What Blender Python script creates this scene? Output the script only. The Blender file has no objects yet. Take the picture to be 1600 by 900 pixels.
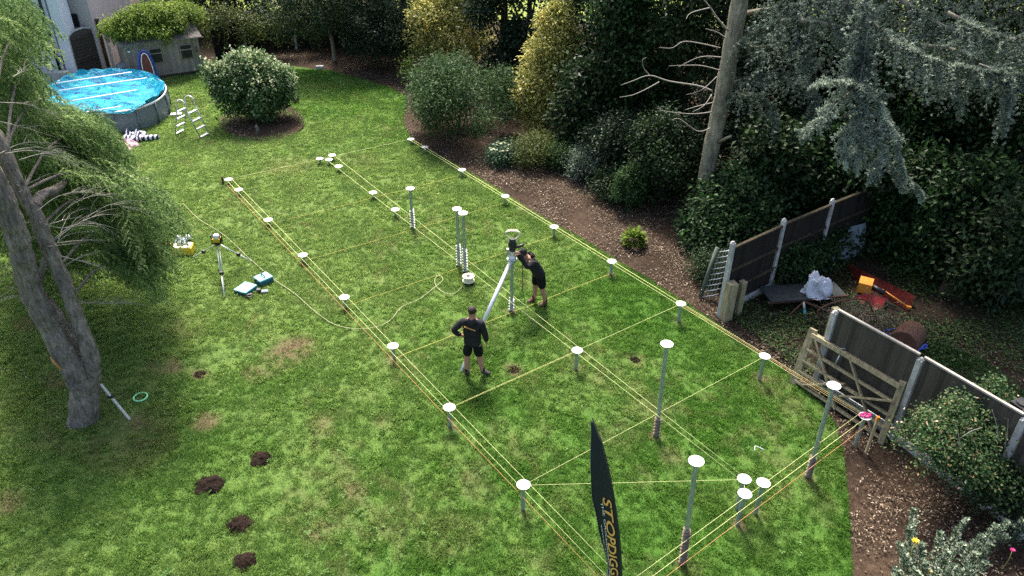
import bpy, bmesh, math, random
import numpy as np
from mathutils import Vector, Matrix
from mathutils.geometry import delaunay_2d_cdt
R = math.radians
random.seed(7); rng = np.random.default_rng(7)
scene = bpy.context.scene
COL = scene.collection
# ------------------------------------------------------------ camera, sky, sun, exposure
FL, PIT, ROL, CH = 1195.85, 0.559525, 0.0156686, 10.4
cd = bpy.data.cameras.new('camera'); cam = bpy.data.objects.new('camera', cd); COL.objects.link(cam)
_c, _s = math.cos(PIT), math.sin(PIT)
FW = np.array([0, _c, -_s]); _rt = np.array([1., 0, 0]); _up = np.array([0, _s, _c])
RT = _rt*math.cos(ROL)+_up*math.sin(ROL); UP = -_rt*math.sin(ROL)+_up*math.cos(ROL)
cam.matrix_world = Matrix(((RT[0], UP[0], -FW[0], 0), (RT[1], UP[1], -FW[1], 0), (RT[2], UP[2], -FW[2], CH), (0, 0, 0, 1)))
cd.sensor_width = 36; cd.lens = FL/1600*36; cd.clip_end = 600; cd.clip_start = .2
scene.camera = cam
SUN_EL, SUN_AZ = R(56), R(-12)            # azimuth from +Y towards +X
world = bpy.data.worlds.new('World'); scene.world = world; world.use_nodes = True
wn = world.node_tree; bg = wn.nodes['Background']
sky = wn.nodes.new('ShaderNodeTexSky'); sky.sky_type = 'NISHITA'; sky.sun_disc = False
sky.sun_elevation = SUN_EL; sky.sun_rotation = SUN_AZ; sky.air_density = 1.0; sky.dust_density = 5; sky.ozone_density = .5
wn.links.new(sky.outputs[0], bg.inputs[0]); bg.inputs[1].default_value = .15
sl = bpy.data.lights.new('sun', 'SUN'); sl.energy = 4.0; sl.angle = R(11); sl.color = (1, .94, .84)
so = bpy.data.objects.new('sun', sl); COL.objects.link(so)
sd = Vector((math.sin(SUN_AZ)*math.cos(SUN_EL), math.cos(SUN_AZ)*math.cos(SUN_EL), math.sin(SUN_EL)))
so.rotation_euler = sd.to_track_quat('Z', 'Y').to_euler(); so.location = (0, 0, 30)
vs = scene.view_settings; vs.view_transform = 'Standard'; vs.look = 'None'; vs.exposure = 1.25; vs.gamma = 1; vs.use_curve_mapping = False
scene.cycles.max_bounces = 6; scene.cycles.diffuse_bounces = 3; scene.cycles.transmission_bounces = 4; scene.cycles.transparent_max_bounces = 6
scene.cycles.use_denoising = False

# ------------------------------------------------------------ ground shape and photo rays
G = (-.46443, -.02958, .02956, -.0007, .00239)
def gz(x, y):
    x = np.clip(x, -12, 11); y = np.clip(y, 7, 26)-15
    return G[0]+G[1]*x+G[2]*y+G[3]*y*y+G[4]*x*y
def ray(px, py): return FW+(px-800)/FL*RT-(py-450)/FL*UP
def inv(px, py, z=0.):
    d = ray(px, py); return np.array([0, 0, CH])+d*(z-CH)/d[2]
def ga(px, py):
    z = -.3
    for _ in range(25):
        P = inv(px, py, z); z = float(gz(P[0], P[1]))
    return Vector(P)
def at(px, py, Y):
    d = ray(px, py); return Vector(np.array([0, 0, CH])+d*Y/d[1])
def gv(x, y, dz=0.): return Vector((x, y, float(gz(x, y))+dz))
def ppm(P): # metres per photo pixel at P
    return float((np.array(P)-[0, 0, CH])@FW)/FL

# ------------------------------------------------------------ value noise for scattering
_perm = rng.random((256, 256))
def vnoise(x, y, s):
    x = np.asarray(x)/s+91.7; y = np.asarray(y)/s+37.3
    xi = np.floor(x).astype(int); yi = np.floor(y).astype(int); fx = x-xi; fy = y-yi
    fx = fx*fx*(3-2*fx); fy = fy*fy*(3-2*fy)
    g = lambda a, b: _perm[a % 256, b % 256]
    return (g(xi, yi)*(1-fx)+g(xi+1, yi)*fx)*(1-fy)+(g(xi, yi+1)*(1-fx)+g(xi+1, yi+1)*fx)*fy

# ------------------------------------------------------------ materials
def nm(name):
    m = bpy.data.materials.new(name); m.use_nodes = True; nt = m.node_tree
    return m, nt, nt.nodes['Principled BSDF']
def node(nt, t, **k):
    n = nt.nodes.new(t)
    for a, b in k.items(): setattr(n, a, b)
    return n
def rgba(c): return (c[0], c[1], c[2], 1)
def noise_tex(nt, scale, detail=4, rough=.6, obj=False, stretch=None):
    tc = node(nt, 'ShaderNodeTexCoord'); n = node(nt, 'ShaderNodeTexNoise')
    n.inputs['Scale'].default_value = scale; n.inputs['Detail'].default_value = detail; n.inputs['Roughness'].default_value = rough
    src = tc.outputs['Object'] if obj else node(nt, 'ShaderNodeNewGeometry').outputs['Position']
    if stretch:
        mp = node(nt, 'ShaderNodeMapping'); mp.inputs['Scale'].default_value = stretch
        nt.links.new(src, mp.inputs[0]); src = mp.outputs[0]
    nt.links.new(src, n.inputs['Vector'])
    return n.outputs['Fac']
def ramp(nt, fac, stops):
    r = node(nt, 'ShaderNodeValToRGB'); e = r.color_ramp.elements
    while len(e) < len(stops): e.new(.5)
    for i, (p, c) in enumerate(stops): e[i].position = p; e[i].color = rgba(c)
    nt.links.new(fac, r.inputs[0]); return r.outputs[0]
def mixc(nt, fac, a, b, mode='MIX'):
    m = node(nt, 'ShaderNodeMix', data_type='RGBA', blend_type=mode)
    for s, v in ((0, fac), (6, a), (7, b)):
        if hasattr(v, 'is_output'): nt.links.new(v, m.inputs[s])
        else: m.inputs[s].default_value = v if s == 0 else rgba(v)
    return m.outputs[2]
def simple(name, c, rough=.6, metal=0, var=.25, scale=6, c2=None, bump=0, bscale=60, spec=.4, obj=False, stretch=None, thr=(.35, .68)):
    m, nt, b = nm(name)
    c2 = c2 or tuple(v*(1-var) for v in c)
    f = noise_tex(nt, scale, obj=obj, stretch=stretch)
    nt.links.new(ramp(nt, f, [(thr[0], c2), (thr[1], c)]), b.inputs['Base Color'])
    b.inputs['Roughness'].default_value = rough; b.inputs['Metallic'].default_value = metal
    b.inputs['Specular IOR Level'].default_value = spec
    if bump:
        bn = node(nt, 'ShaderNodeBump'); bn.inputs['Strength'].default_value = bump; bn.inputs['Distance'].default_value = .02
        nt.links.new(noise_tex(nt, bscale, obj=obj, stretch=stretch), bn.inputs['Height']); nt.links.new(bn.outputs[0], b.inputs['Normal'])
    return m
def leafmat(name, stops, trans=.35, rough=.5, spec=.3, patch=None, pscale=.8, pth=(.5, .62)):
    """stops: colours along the per-leaf random number; patch: colour of clusters of leaves (variegation, new growth)"""
    m, nt, b = nm(name)
    at_ = node(nt, 'ShaderNodeAttribute', attribute_name='rnd')
    col = ramp(nt, at_.outputs['Fac'], stops)
    big = noise_tex(nt, .9, 3)
    col = mixc(nt, 1.0, col, ramp(nt, big, [(.3, (.72, .76, .7)), (.7, (1.22, 1.18, 1.1))]), 'MULTIPLY')
    if patch is not None:
        col = mixc(nt, ramp(nt, noise_tex(nt, pscale, 4), [(pth[0], (0, 0, 0)), (pth[1], (1, 1, 1))]), col, patch)
    nt.links.new(col, b.inputs['Base Color']); b.inputs['Roughness'].default_value = rough; b.inputs['Specular IOR Level'].default_value = spec*.7
    t = node(nt, 'ShaderNodeBsdfTranslucent'); nt.links.new(col, t.inputs['Color'])
    mx = node(nt, 'ShaderNodeMixShader'); mx.inputs[0].default_value = trans
    nt.links.new(b.outputs[0], mx.inputs[1]); nt.links.new(t.outputs[0], mx.inputs[2])
    nt.links.new(mx.outputs[0], nt.nodes['Material Output'].inputs['Surface'])
    return m

M = {}
def grass_color(nt, dark=1.):
    """lawn colour by place: lush and yellowish patches, paler by position"""
    k = dark
    a = noise_tex(nt, .40, 3, .55); b_ = noise_tex(nt, 6, 5, .75)
    c1 = ramp(nt, a, [(.34, (.092*k, .215*k, .030*k)), (.5, (.118*k, .245*k, .042*k)), (.66, (.165*k, .275*k, .062*k))])
    c2 = ramp(nt, b_, [(.33, (.70, .80, .74)), (.5, (1, 1, 1)), (.68, (1.25, 1.15, 1.2))])
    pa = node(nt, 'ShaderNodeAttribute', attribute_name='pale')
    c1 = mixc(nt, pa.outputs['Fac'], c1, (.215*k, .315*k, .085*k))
    return mixc(nt, 1.0, c1, c2, 'MULTIPLY')
# blades
m, nt, b = nm('grass_blade'); M['blade'] = m
at_ = node(nt, 'ShaderNodeAttribute', attribute_name='rnd'); dr = node(nt, 'ShaderNodeAttribute', attribute_name='dry')
col = mixc(nt, 1.0, grass_color(nt), ramp(nt, at_.outputs['Fac'], [(0, (.45, .55, .45)), (.5, (.98, 1, .98)), (.85, (1.35, 1.28, 1.2)), (.95, (1.6, 1.45, 1.8)), (1, (2.6, 2.3, 4.0))]), 'MULTIPLY')
col = mixc(nt, dr.outputs['Fac'], col, (.27, .23, .11))
nt.links.new(col, b.inputs['Base Color']); b.inputs['Roughness'].default_value = .5; b.inputs['Specular IOR Level'].default_value = .3
t = node(nt, 'ShaderNodeBsdfTranslucent'); nt.links.new(col, t.inputs['Color'])
mx = node(nt, 'ShaderNodeMixShader'); mx.inputs[0].default_value = .5
nt.links.new(b.outputs[0], mx.inputs[1]); nt.links.new(t.outputs[0], mx.inputs[2]); nt.links.new(mx.outputs[0], nt.nodes['Material Output'].inputs['Surface'])
# turf sheet
m, nt, b = nm('lawn'); M['lawn'] = m
dr = node(nt, 'ShaderNodeAttribute', attribute_name='dry')
col = mixc(nt, 1.0, grass_color(nt, .6), ramp(nt, noise_tex(nt, 30, 5, .75), [(.35, (.45, .5, .45)), (.55, (1, 1, 1)), (.75, (1.35, 1.25, 1.2))]), 'MULTIPLY')
col = mixc(nt, dr.outputs['Fac'], col, ramp(nt, noise_tex(nt, 18, 5, .7), [(.35, (.06, .042, .03)), (.6, (.16, .12, .07))]))
nt.links.new(col, b.inputs['Base Color']); b.inputs['Roughness'].default_value = .9; b.inputs['Specular IOR Level'].default_value = .1
bn = node(nt, 'ShaderNodeBump'); bn.inputs['Strength'].default_value = .9; bn.inputs['Distance'].default_value = .04
nt.links.new(noise_tex(nt, 22, 5, .7), bn.inputs['Height']); nt.links.new(bn.outputs[0], b.inputs['Normal'])
def soil(name, a, b1, c, sc=9):
    m, nt, b = nm(name)
    f = mixc(nt, .5, noise_tex(nt, sc, 6, .75), noise_tex(nt, sc*6, 4, .8))
    big = noise_tex(nt, .5, 3)
    col = ramp(nt, f, [(.36, a), (.5, b1), (.66, c)])
    col = mixc(nt, 1.0, col, ramp(nt, big, [(.35, (.6, .6, .6)), (.65, (1.2, 1.15, 1.1))]), 'MULTIPLY')
    nt.links.new(col, b.inputs['Base Color']); b.inputs['Roughness'].default_value = .95; b.inputs['Specular IOR Level'].default_value = .1
    bn = node(nt, 'ShaderNodeBump'); bn.inputs['Strength'].default_value = 1; bn.inputs['Distance'].default_value = .05
    nt.links.new(f, bn.inputs['Height']); nt.links.new(bn.outputs[0], b.inputs['Normal']); return m
M['mulch'] = soil('bark_mulch', (.022, .015, .011), (.055, .038, .027), (.12, .087, .063))
M['earth'] = soil('bare_earth', (.018, .013, .010), (.035, .026, .018), (.07, .052, .036))
M['mole'] = soil('molehill_soil', (.012, .008, .006), (.032, .021, .016), (.075, .05, .036), 25)
M['meadow'] = simple('meadow', (.22, .28, .06), .9, var=.35, scale=.4, spec=.1)
M['chip'] = leafmat('wood_chip', [(0, (.03, .02, .014)), (.45, (.075, .052, .036)), (.75, (.17, .125, .09)), (.93, (.30, .235, .175)), (1, (.5, .43, .36))], trans=0, rough=.8)
M['white'] = simple('plate_white', (.80, .80, .77), .4, var=.22, scale=16, spec=.5, thr=(.3, .5))
M['slot'] = simple('plate_slot', (.10, .10, .10), .6)
M['galv'] = simple('galvanised_steel', (.40, .47, .46), .42, .55, var=.3, scale=14, bump=.1)
M['soiled'] = simple('helix_steel', (.50, .51, .50), .5, .35, var=.25, scale=30)
M['rustred'] = simple('soiled_helix', (.13, .07, .05), .9, .0, var=.4, scale=25, c2=(.15, .12, .10))
M['alu'] = simple('aluminium', (.72, .74, .76), .32, .5, var=.12, scale=8)
M['black'] = simple('black_plastic', (.02, .02, .022), .45)
M['cloth_black'] = simple('black_cotton', (.022, .022, .026), .85, var=.5, scale=9, bump=1, bscale=13, spec=.25)
M['shorts'] = simple('black_shorts', (.012, .012, .014), .85, var=.4, scale=14, bump=.9, bscale=20, spec=.15)
M['skin'] = simple('skin', (.42, .22, .145), .55, var=.12, scale=20)
M['hair'] = simple('dark_hair', (.028, .018, .013), .7, bump=.6, bscale=90)
M['boot_g'] = simple('grey_boot', (.05, .045, .045), .75, bump=.4)
M['boot_b'] = simple('brown_boot', (.12, .055, .04), .75, bump=.4)
M['gold'] = simple('gold_print', (.75, .42, .10), .6, var=.05)
M['string_y'] = simple('lime_string', (.66, .69, .29), .6, var=.05)
M['string_o'] = simple('orange_string', (.62, .30, .12), .7, var=.15)
M['string_d'] = simple('ochre_string', (.50, .46, .10), .8, var=.25)
M['rope'] = simple('cream_rope', (.50, .48, .29), .7, var=.12)
M['pink'] = simple('pink_twine', (.85, .06, .28), .6)
M['wood'] = simple('weathered_oak', (.35, .305, .185), .85, var=.5, scale=5, stretch=(3, 3, .6), bump=.4, bscale=30)
M['wood_n'] = simple('new_softwood', (.52, .40, .24), .8, var=.15, scale=8)
M['conc'] = simple('pale_concrete', (.50, .50, .48), .85, var=.4, scale=5, bump=.3, bscale=80)
def board_mat(name, c1, c2, w, axis='X', rough=.85):
    m, nt, b = nm(name)
    tc = node(nt, 'ShaderNodeTexCoord'); sx = node(nt, 'ShaderNodeSeparateXYZ'); nt.links.new(tc.outputs['Object'], sx.inputs[0])
    mt = node(nt, 'ShaderNodeMath', operation='DIVIDE'); nt.links.new(sx.outputs[axis], mt.inputs[0]); mt.inputs[1].default_value = w
    fl = node(nt, 'ShaderNodeMath', operation='FLOOR'); nt.links.new(mt.outputs[0], fl.inputs[0])
    wn_ = node(nt, 'ShaderNodeTexWhiteNoise', noise_dimensions='1D'); nt.links.new(fl.outputs[0], wn_.inputs['W'])
    gr = noise_tex(nt, 6, 5, .7, obj=True, stretch=(6, 6, .5) if axis != 'Z' else (.5, 6, 6))
    f = mixc(nt, .72, wn_.outputs['Value'], gr)
    nt.links.new(ramp(nt, f, [(.25, c2), (.75, c1)]), b.inputs['Base Color']); b.inputs['Roughness'].default_value = rough; b.inputs['Specular IOR Level'].default_value = .2
    bn = node(nt, 'ShaderNodeBump'); bn.inputs['Strength'].default_value = .4; bn.inputs['Distance'].default_value = .01
    nt.links.new(gr, bn.inputs['Height']); nt.links.new(bn.outputs[0], b.inputs['Normal']); return m
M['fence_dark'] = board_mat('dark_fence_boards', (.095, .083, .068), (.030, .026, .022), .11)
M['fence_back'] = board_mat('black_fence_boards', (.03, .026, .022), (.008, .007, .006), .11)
M['shed'] = board_mat('grey_shed_boards', (.33, .305, .25), (.17, .155, .13), .14)
M['gate_dark'] = board_mat('dark_gate_slats', (.09, .08, .07), (.04, .036, .032), .14, 'Z')
M['render_w'] = simple('white_render', (.74, .74, .77), .9, var=.08, scale=1.2, bump=.15)
M['render_p'] = simple('pinkish_render', (.52, .46, .44), .9, var=.1, scale=1.2, bump=.15)
M['glass'] = simple('dark_glass', (.02, .022, .025), .45, var=.2, spec=.3)
M['tile'] = simple('dark_roof', (.05, .04, .036), .85, var=.4, scale=3)
M['corr'] = simple('corrugated_sheet', (.26, .24, .22), .8, var=.4, scale=4, bump=.2)
M['poolgrey'] = simple('pool_grey_vinyl', (.17, .20, .23), .45, var=.15, scale=2)
M['poolwhite'] = simple('pool_white_tube', (.80, .82, .84), .35, var=.05)
M['bluep'] = simple('blue_foam', (.03, .08, .42), .45)
M['redp'] = simple('dark_red_plastic', (.16, .045, .03), .5, var=.3)
M['red'] = simple('red_paint', (.30, .012, .010), .45, var=.35, scale=7)
M['darkred'] = simple('rusty_red_sheet', (.075, .010, .008), .9, var=.6, scale=8, spec=.1)
M['orange'] = simple('orange_paint', (.70, .26, .03), .5, var=.15)
M['yellow'] = simple('yellow_plastic', (.70, .50, .04), .45, var=.1)
M['cream'] = simple('cream_plastic', (.72, .68, .52), .5, var=.1)
M['teal_d'] = simple('teal_plastic', (.012, .13, .19), .45, var=.15)
M['teal_l'] = simple('teal_lid', (.16, .44, .50), .4, var=.08)
M['rust'] = simple('rusty_iron', (.10, .045, .028), .85, var=.5, scale=14, bump=.4)
M['blue'] = simple('blue_paint', (.03, .06, .38), .5, var=.2)
M['tealp'] = simple('teal_paint', (.01, .25, .33), .5, var=.3)
M['greyp'] = simple('grey_panel', (.24, .29, .33), .8, var=.3, scale=3)
M['greenring'] = simple('mint_hose', (.28, .75, .38), .4, var=.08)
M['stripe'] = None
m, nt, b = nm('striped_towel'); M['stripe'] = m
tc = node(nt, 'ShaderNodeTexCoord'); wv = node(nt, 'ShaderNodeTexWave'); wv.inputs['Scale'].default_value = 2.2; wv.inputs['Distortion'].default_value = .6
nt.links.new(tc.outputs['Object'], wv.inputs[0]); nt.links.new(ramp(nt, wv.outputs['Fac'], [(.42, (.8, .8, .82)), (.5, (.012, .012, .05))]), b.inputs['Base Color'])
M['pinkcloth'] = simple('pink_cloth', (.70, .45, .50), .9, var=.2, scale=8)
M['bag'] = simple('white_polythene', (.62, .64, .72), .35, var=.15, scale=6, bump=.8, bscale=14)
# pool cover; its palest patches are reflections painted into the colour
m, nt, b = nm('cyan_cover'); M['cyan'] = m
f = noise_tex(nt, 1.3, 5, .65, stretch=(1, 2.2, 1))
nt.links.new(ramp(nt, f, [(.36, (.0, .08, .24)), (.45, (.0, .24, .38)), (.6, (.01, .36, .45)), (.65, (.16, .50, .54)), (.72, (.45, .62, .64))]), b.inputs['Base Color'])
b.inputs['Roughness'].default_value = .45; b.inputs['Specular IOR Level'].default_value = .2
bn = node(nt, 'ShaderNodeBump'); bn.inputs['Strength'].default_value = 1; bn.inputs['Distance'].default_value = .22
nt.links.new(noise_tex(nt, 2.6, 5, .7), bn.inputs['Height']); nt.links.new(bn.outputs[0], b.inputs['Normal'])
# flag cloth
M['flag'] = simple('navy_flag_cloth', (.010, .014, .026), .6, var=.2, scale=6, spec=.3)
def barkmat(name, c1, c2, s=7):
    m, nt, b = nm(name)
    f = noise_tex(nt, s*1.6, 8, .75, stretch=(1, 1, .22)); g = noise_tex(nt, s*4, 5, .7, stretch=(1, 1, .3))
    col = ramp(nt, mixc(nt, .4, f, g), [(.38, c2), (.5, tuple((a+b)/2 for a, b in zip(c1, c2))), (.6, c1)])
    col = mixc(nt, 1.0, col, ramp(nt, noise_tex(nt, 2.2, 4), [(.35, (.7, .7, .68)), (.65, (1.15, 1.12, 1.05))]), 'MULTIPLY')
    nt.links.new(col, b.inputs['Base Color']); b.inputs['Roughness'].default_value = .95; b.inputs['Specular IOR Level'].default_value = .1
    bn = node(nt, 'ShaderNodeBump'); bn.inputs['Strength'].default_value = 1; bn.inputs['Distance'].default_value = .09
    nt.links.new(mixc(nt, .5, f, g), bn.inputs['Height']); nt.links.new(bn.outputs[0], b.inputs['Normal']); return m
M['bark'] = barkmat('grey_bark', (.36, .33, .30), (.10, .085, .075), 9)
M['bark2'] = barkmat('cedar_bark', (.38, .355, .285), (.12, .108, .085), 4)
M['barkd'] = barkmat('dark_bark', (.10, .085, .06), (.04, .035, .025))
M['twig'] = simple('dead_twig', (.36, .33, .28), .9, var=.3, scale=20)
L_ = {}
L_['cyp'] = leafmat('cypress_green', [(0, (.015, .04, .015)), (.3, (.05, .11, .035)), (.6, (.16, .26, .08)), (1, (.50, .60, .28))], .5, .55)
L_['cedar'] = leafmat('cedar_blue', [(0, (.03, .045, .038)), (.5, (.14, .185, .15)), (1, (.46, .53, .44))], .2, .6)
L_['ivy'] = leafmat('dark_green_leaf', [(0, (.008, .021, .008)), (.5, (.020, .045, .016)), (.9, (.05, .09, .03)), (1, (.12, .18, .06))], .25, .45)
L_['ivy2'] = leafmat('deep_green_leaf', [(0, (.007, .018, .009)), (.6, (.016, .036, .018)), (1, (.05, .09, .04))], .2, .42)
L_['mid'] = leafmat('mid_green_leaf', [(0, (.018, .048, .016)), (.5, (.04, .09, .028)), (1, (.10, .17, .055))], .35, .5)
L_['hazel'] = leafmat('broad_green_leaf', [(0, (.010, .028, .011)), (.6, (.022, .055, .018)), (.93, (.06, .13, .035)), (1, (.14, .25, .06))], .3, .5)
L_['yel'] = leafmat('variegated_yellow_leaf', [(0, (.04, .06, .015)), (.25, (.14, .17, .04)), (.5, (.42, .41, .12)), (.8, (.72, .66, .26)), (1, (.92, .85, .5))], .45, .45, patch=(.80, .52, .06), pscale=1.1, pth=(.62, .70))
L_['olive'] = leafmat('olive_leaf', [(0, (.03, .05, .012)), (.6, (.09, .12, .03)), (1, (.20, .22, .07))], .3, .5)
L_['pale'] = leafmat('white_edged_leaf', [(0, (.025, .06, .02)), (.5, (.07, .14, .045)), (.85, (.17, .26, .12)), (1, (.45, .52, .34))], .3, .5)
L_['euo'] = leafmat('silver_variegated_leaf', [(0, (.03, .06, .035)), (.45, (.09, .14, .09)), (.75, (.28, .34, .26)), (1, (.52, .56, .46))], .2, .5)
L_['rose'] = leafmat('bronze_tipped_leaf', [(0, (.02, .05, .02)), (.55, (.05, .11, .035)), (.78, (.13, .18, .07)), (.88, (.36, .20, .13)), (.93, (.66, .50, .38)), (1, (.85, .74, .58))], .25, .5)
L_['lime'] = leafmat('lime_leaf', [(0, (.06, .12, .02)), (.5, (.16, .24, .04)), (1, (.34, .42, .10))], .35, .45)
L_['climb'] = leafmat('climber_leaf', [(0, (.05, .10, .015)), (.5, (.16, .25, .04)), (1, (.34, .42, .10))], .5, .5)
L_['sedum'] = leafmat('sedum_leaf', [(0, (.03, .07, .04)), (1, (.08, .16, .08))], .2, .5)
L_['head'] = leafmat('cream_flower_head', [(0, (.42, .48, .26)), (1, (.80, .82, .60))], .2, .6)
L_['straw'] = leafmat('dead_brushwood', [(0, (.05, .04, .03)), (.6, (.18, .15, .11)), (1, (.38, .33, .25))], .1, .8)
L_['ground'] = leafmat('ground_cover_leaf', [(0, (.014, .035, .012)), (.6, (.035, .075, .02)), (1, (.09, .15, .04))], .3, .5)

# ------------------------------------------------------------ object helpers
def tag(o, label=None, cat=None, group=None, kind=None):
    if label: o['label'] = label
    if cat: o['category'] = cat
    if group: o['group'] = group
    if kind: o['kind'] = kind
    return o
def thing(name, label, cat, loc=(0, 0, 0), rz=0, group=None):
    o = bpy.data.objects.new(name, None); COL.objects.link(o); o.location = loc; o.rotation_euler = (0, 0, rz)
    o.empty_display_size = .2
    return tag(o, label, cat, group)
def wmat(o):
    mtx = Matrix.Identity(4)
    while o is not None:
        mtx = Matrix.LocRotScale(o.location, o.rotation_euler, o.scale) @ mtx; o = o.parent
    return mtx
def link_mesh(name, me, mats, parent=None):
    o = bpy.data.objects.new(name, me); COL.objects.link(o)
    for m_ in (mats if isinstance(mats, (list, tuple)) else [mats]): me.materials.append(m_)
    if parent is not None: o.parent = parent
    return o
class MB:
    def __init__(s): s.v = []; s.f = []; s.m = []; s.mi = 0; s.sm = []
    def add(s, vs_, fs, smooth=False):
        k = len(s.v); s.v += [Vector(a) for a in vs_]
        for f in fs: s.f.append([i+k for i in f]); s.m.append(s.mi); s.sm.append(smooth)
        return s
    def box(s, c, d, rz=0, rot=None, bev=0.):
        h = [x/2 for x in d]; mt = rot.to_3x3() if rot is not None else Matrix.Rotation(rz, 3, 'Z')
        bm = bmesh.new(); bmesh.ops.create_cube(bm, size=1)
        for v in bm.verts: v.co = Vector((v.co.x*d[0], v.co.y*d[1], v.co.z*d[2]))
        b_ = bev if bev else min(d)*.06
        bmesh.ops.bevel(bm, geom=bm.edges[:], offset=min(b_, .01), segments=1, affect='EDGES')
        bm.verts.index_update()
        s.add([mt @ v.co+Vector(c) for v in bm.verts], [[v.index for v in f.verts] for f in bm.faces]); bm.free(); return s
    def beam(s, a, b, w, t, up=(0, 0, 1)):
        a = Vector(a); b = Vector(b); d = (b-a); L = d.length; x = d.normalized(); y = Vector(up).cross(x)
        if y.length < 1e-3: y = Vector((0, 1, 0)).cross(x)
        y.normalize(); z = x.cross(y)
        rot = Matrix((x, y, z)).transposed()
        return s.box((a+b)/2, (L, t, w), rot=rot)
    def tube(s, pts, r, n=8, cap=True, sq=None):
        pts = [Vector(p) for p in pts]; N = len(pts); rs = r if isinstance(r, (list, tuple, np.ndarray)) else [r]*N
        vs_ = []; prev = None
        for i, p in enumerate(pts):
            t = (pts[min(i+1, N-1)]-pts[max(i-1, 0)]).normalized()
            if prev is None: u = t.orthogonal().normalized()
            else:
                u = prev-t*prev.dot(t); u = u.normalized() if u.length > 1e-5 else t.orthogonal().normalized()
            prev = u; w = t.cross(u)
            for k in range(n):
                a = 2*math.pi*k/n; vs_.append(p+(u*math.cos(a)+w*math.sin(a))*rs[i])
        fs = [[i*n+k, i*n+(k+1) % n, (i+1)*n+(k+1) % n, (i+1)*n+k] for i in range(N-1) for k in range(n)]
        if cap: fs += [list(range(n))[::-1], [(N-1)*n+k for k in range(n)]]
        return s.add(vs_, fs, True)
    def disc(s, c, r, h, n=32, ax=None):
        c = Vector(c); return s.lathe(c, [(0, 0), (r*.97, 0), (r, h*.15), (r, h*.85), (r*.97, h), (0, h)], n)
    def lathe(s, c, prof, n=24, ax=None):
        c = Vector(c); mt = Vector(ax).to_track_quat('Z', 'Y').to_matrix() if ax is not None else Matrix.Identity(3)
        vs_ = [c+mt @ Vector((r*math.cos(2*math.pi*k/n), r*math.sin(2*math.pi*k/n), z)) for r, z in prof for k in range(n)]
        fs = [[i*n+k, i*n+(k+1) % n, (i+1)*n+(k+1) % n, (i+1)*n+k] for i in range(len(prof)-1) for k in range(n)]
        return s.add(vs_, fs)
    def prism(s, poly, mt, h0, h1):
        """poly in local xy, extruded along local z from h0 to h1, placed by mt (4x4)"""
        n = len(poly); vs_ = [mt @ Vector((x, y, h)) for h in (h0, h1) for x, y in poly]
        fs = [list(range(n))[::-1], list(range(n, 2*n))]+[[i, (i+1) % n, n+(i+1) % n, n+i] for i in range(n)]
        return s.add(vs_, fs)
    def build(s, name, mats, parent=None, world=False):
        vs_ = s.v
        if world and parent is not None:
            im = wmat(parent).inverted(); vs_ = [im @ v for v in s.v]
        me = bpy.data.meshes.new(name); me.from_pydata([tuple(v) for v in vs_], [], s.f)
        me.polygons.foreach_set('material_index', s.m); me.polygons.foreach_set('use_smooth', s.sm)
        bm = bmesh.new(); bm.from_mesh(me); bmesh.ops.remove_doubles(bm, verts=bm.verts, dist=1e-6); bmesh.ops.recalc_face_normals(bm, faces=bm.faces); bm.to_mesh(me); bm.free()
        me.update(); return link_mesh(name, me, mats, parent)
def poly_mesh(name, V, nper, rnd, mats, parent=None, smooth=False, extra=None):
    """V: (n, nper, 3) array of separate faces"""
    if parent is not None:
        im = np.array(wmat(parent).inverted()); V = V@im[:3, :3].T+im[:3, 3]
    n = V.shape[0]; me = bpy.data.meshes.new(name)
    me.vertices.add(n*nper); me.vertices.foreach_set('co', V.astype(np.float32).ravel())
    me.loops.add(n*nper); me.loops.foreach_set('vertex_index', np.arange(n*nper, dtype=np.int32))
    me.polygons.add(n); me.polygons.foreach_set('loop_start', np.arange(n, dtype=np.int32)*nper)
    try: me.polygons.foreach_set('loop_total', np.full(n, nper, dtype=np.int32))
    except Exception: pass
    me.polygons.foreach_set('use_smooth', np.full(n, smooth))
    me.update(calc_edges=True)
    a = me.attributes.new('rnd', 'FLOAT', 'FACE'); a.data.foreach_set('value', rnd.astype(np.float32))
    if extra is not None:
        for k_, v_ in extra.items(): a = me.attributes.new(k_, 'FLOAT', 'FACE'); a.data.foreach_set('value', v_.astype(np.float32))
    return link_mesh(name, me, mats, parent)
def unit(a): return a/np.maximum(np.linalg.norm(a, axis=-1, keepdims=True), 1e-9)
def leaves(name, C, D, N, L, W, mat, parent=None, rnd=None):
    n = len(C); D = unit(D); S = unit(np.cross(D, N)); Nn = np.cross(S, D)
    L = np.broadcast_to(L, (n,))[:, None]; W = np.broadcast_to(W, (n,))[:, None]
    V = np.stack([C, C+D*L*.45+S*W*.5+Nn*W*.18, C+D*L, C+D*L*.45-S*W*.5+Nn*W*.18], 1)
    return poly_mesh(name, V, 4, rng.random(n) if rnd is None else rnd, mat, parent)
def crown_pts(lobes, n, clump=.16, shell=.12, per=14, low=.55):
    lo = np.array([[*l[:3], *((l[3],)*3 if len(l) == 4 else l[3:6])] for l in lobes], float)
    ar = (lo[:, 3]*lo[:, 5]+lo[:, 3]*lo[:, 4]); ar /= ar.sum()
    K = max(4, n//per); idx = rng.choice(len(lo), K, p=ar)
    u = unit(rng.normal(size=(K, 3))); flip = (u[:, 2] < -.25) & (rng.random(K) < low); u[flip, 2] *= -1
    rad = 1+rng.normal(0, .07, K)-rng.exponential(shell, K)
    c = lo[idx, :3]+u*lo[idx, 3:]*rad[:, None]
    C = np.repeat(c, per, 0)+rng.normal(0, clump, (K*per, 3)); U = np.repeat(u, per, 0)
    return C, U, np.repeat(rng.random(K), per)
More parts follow.
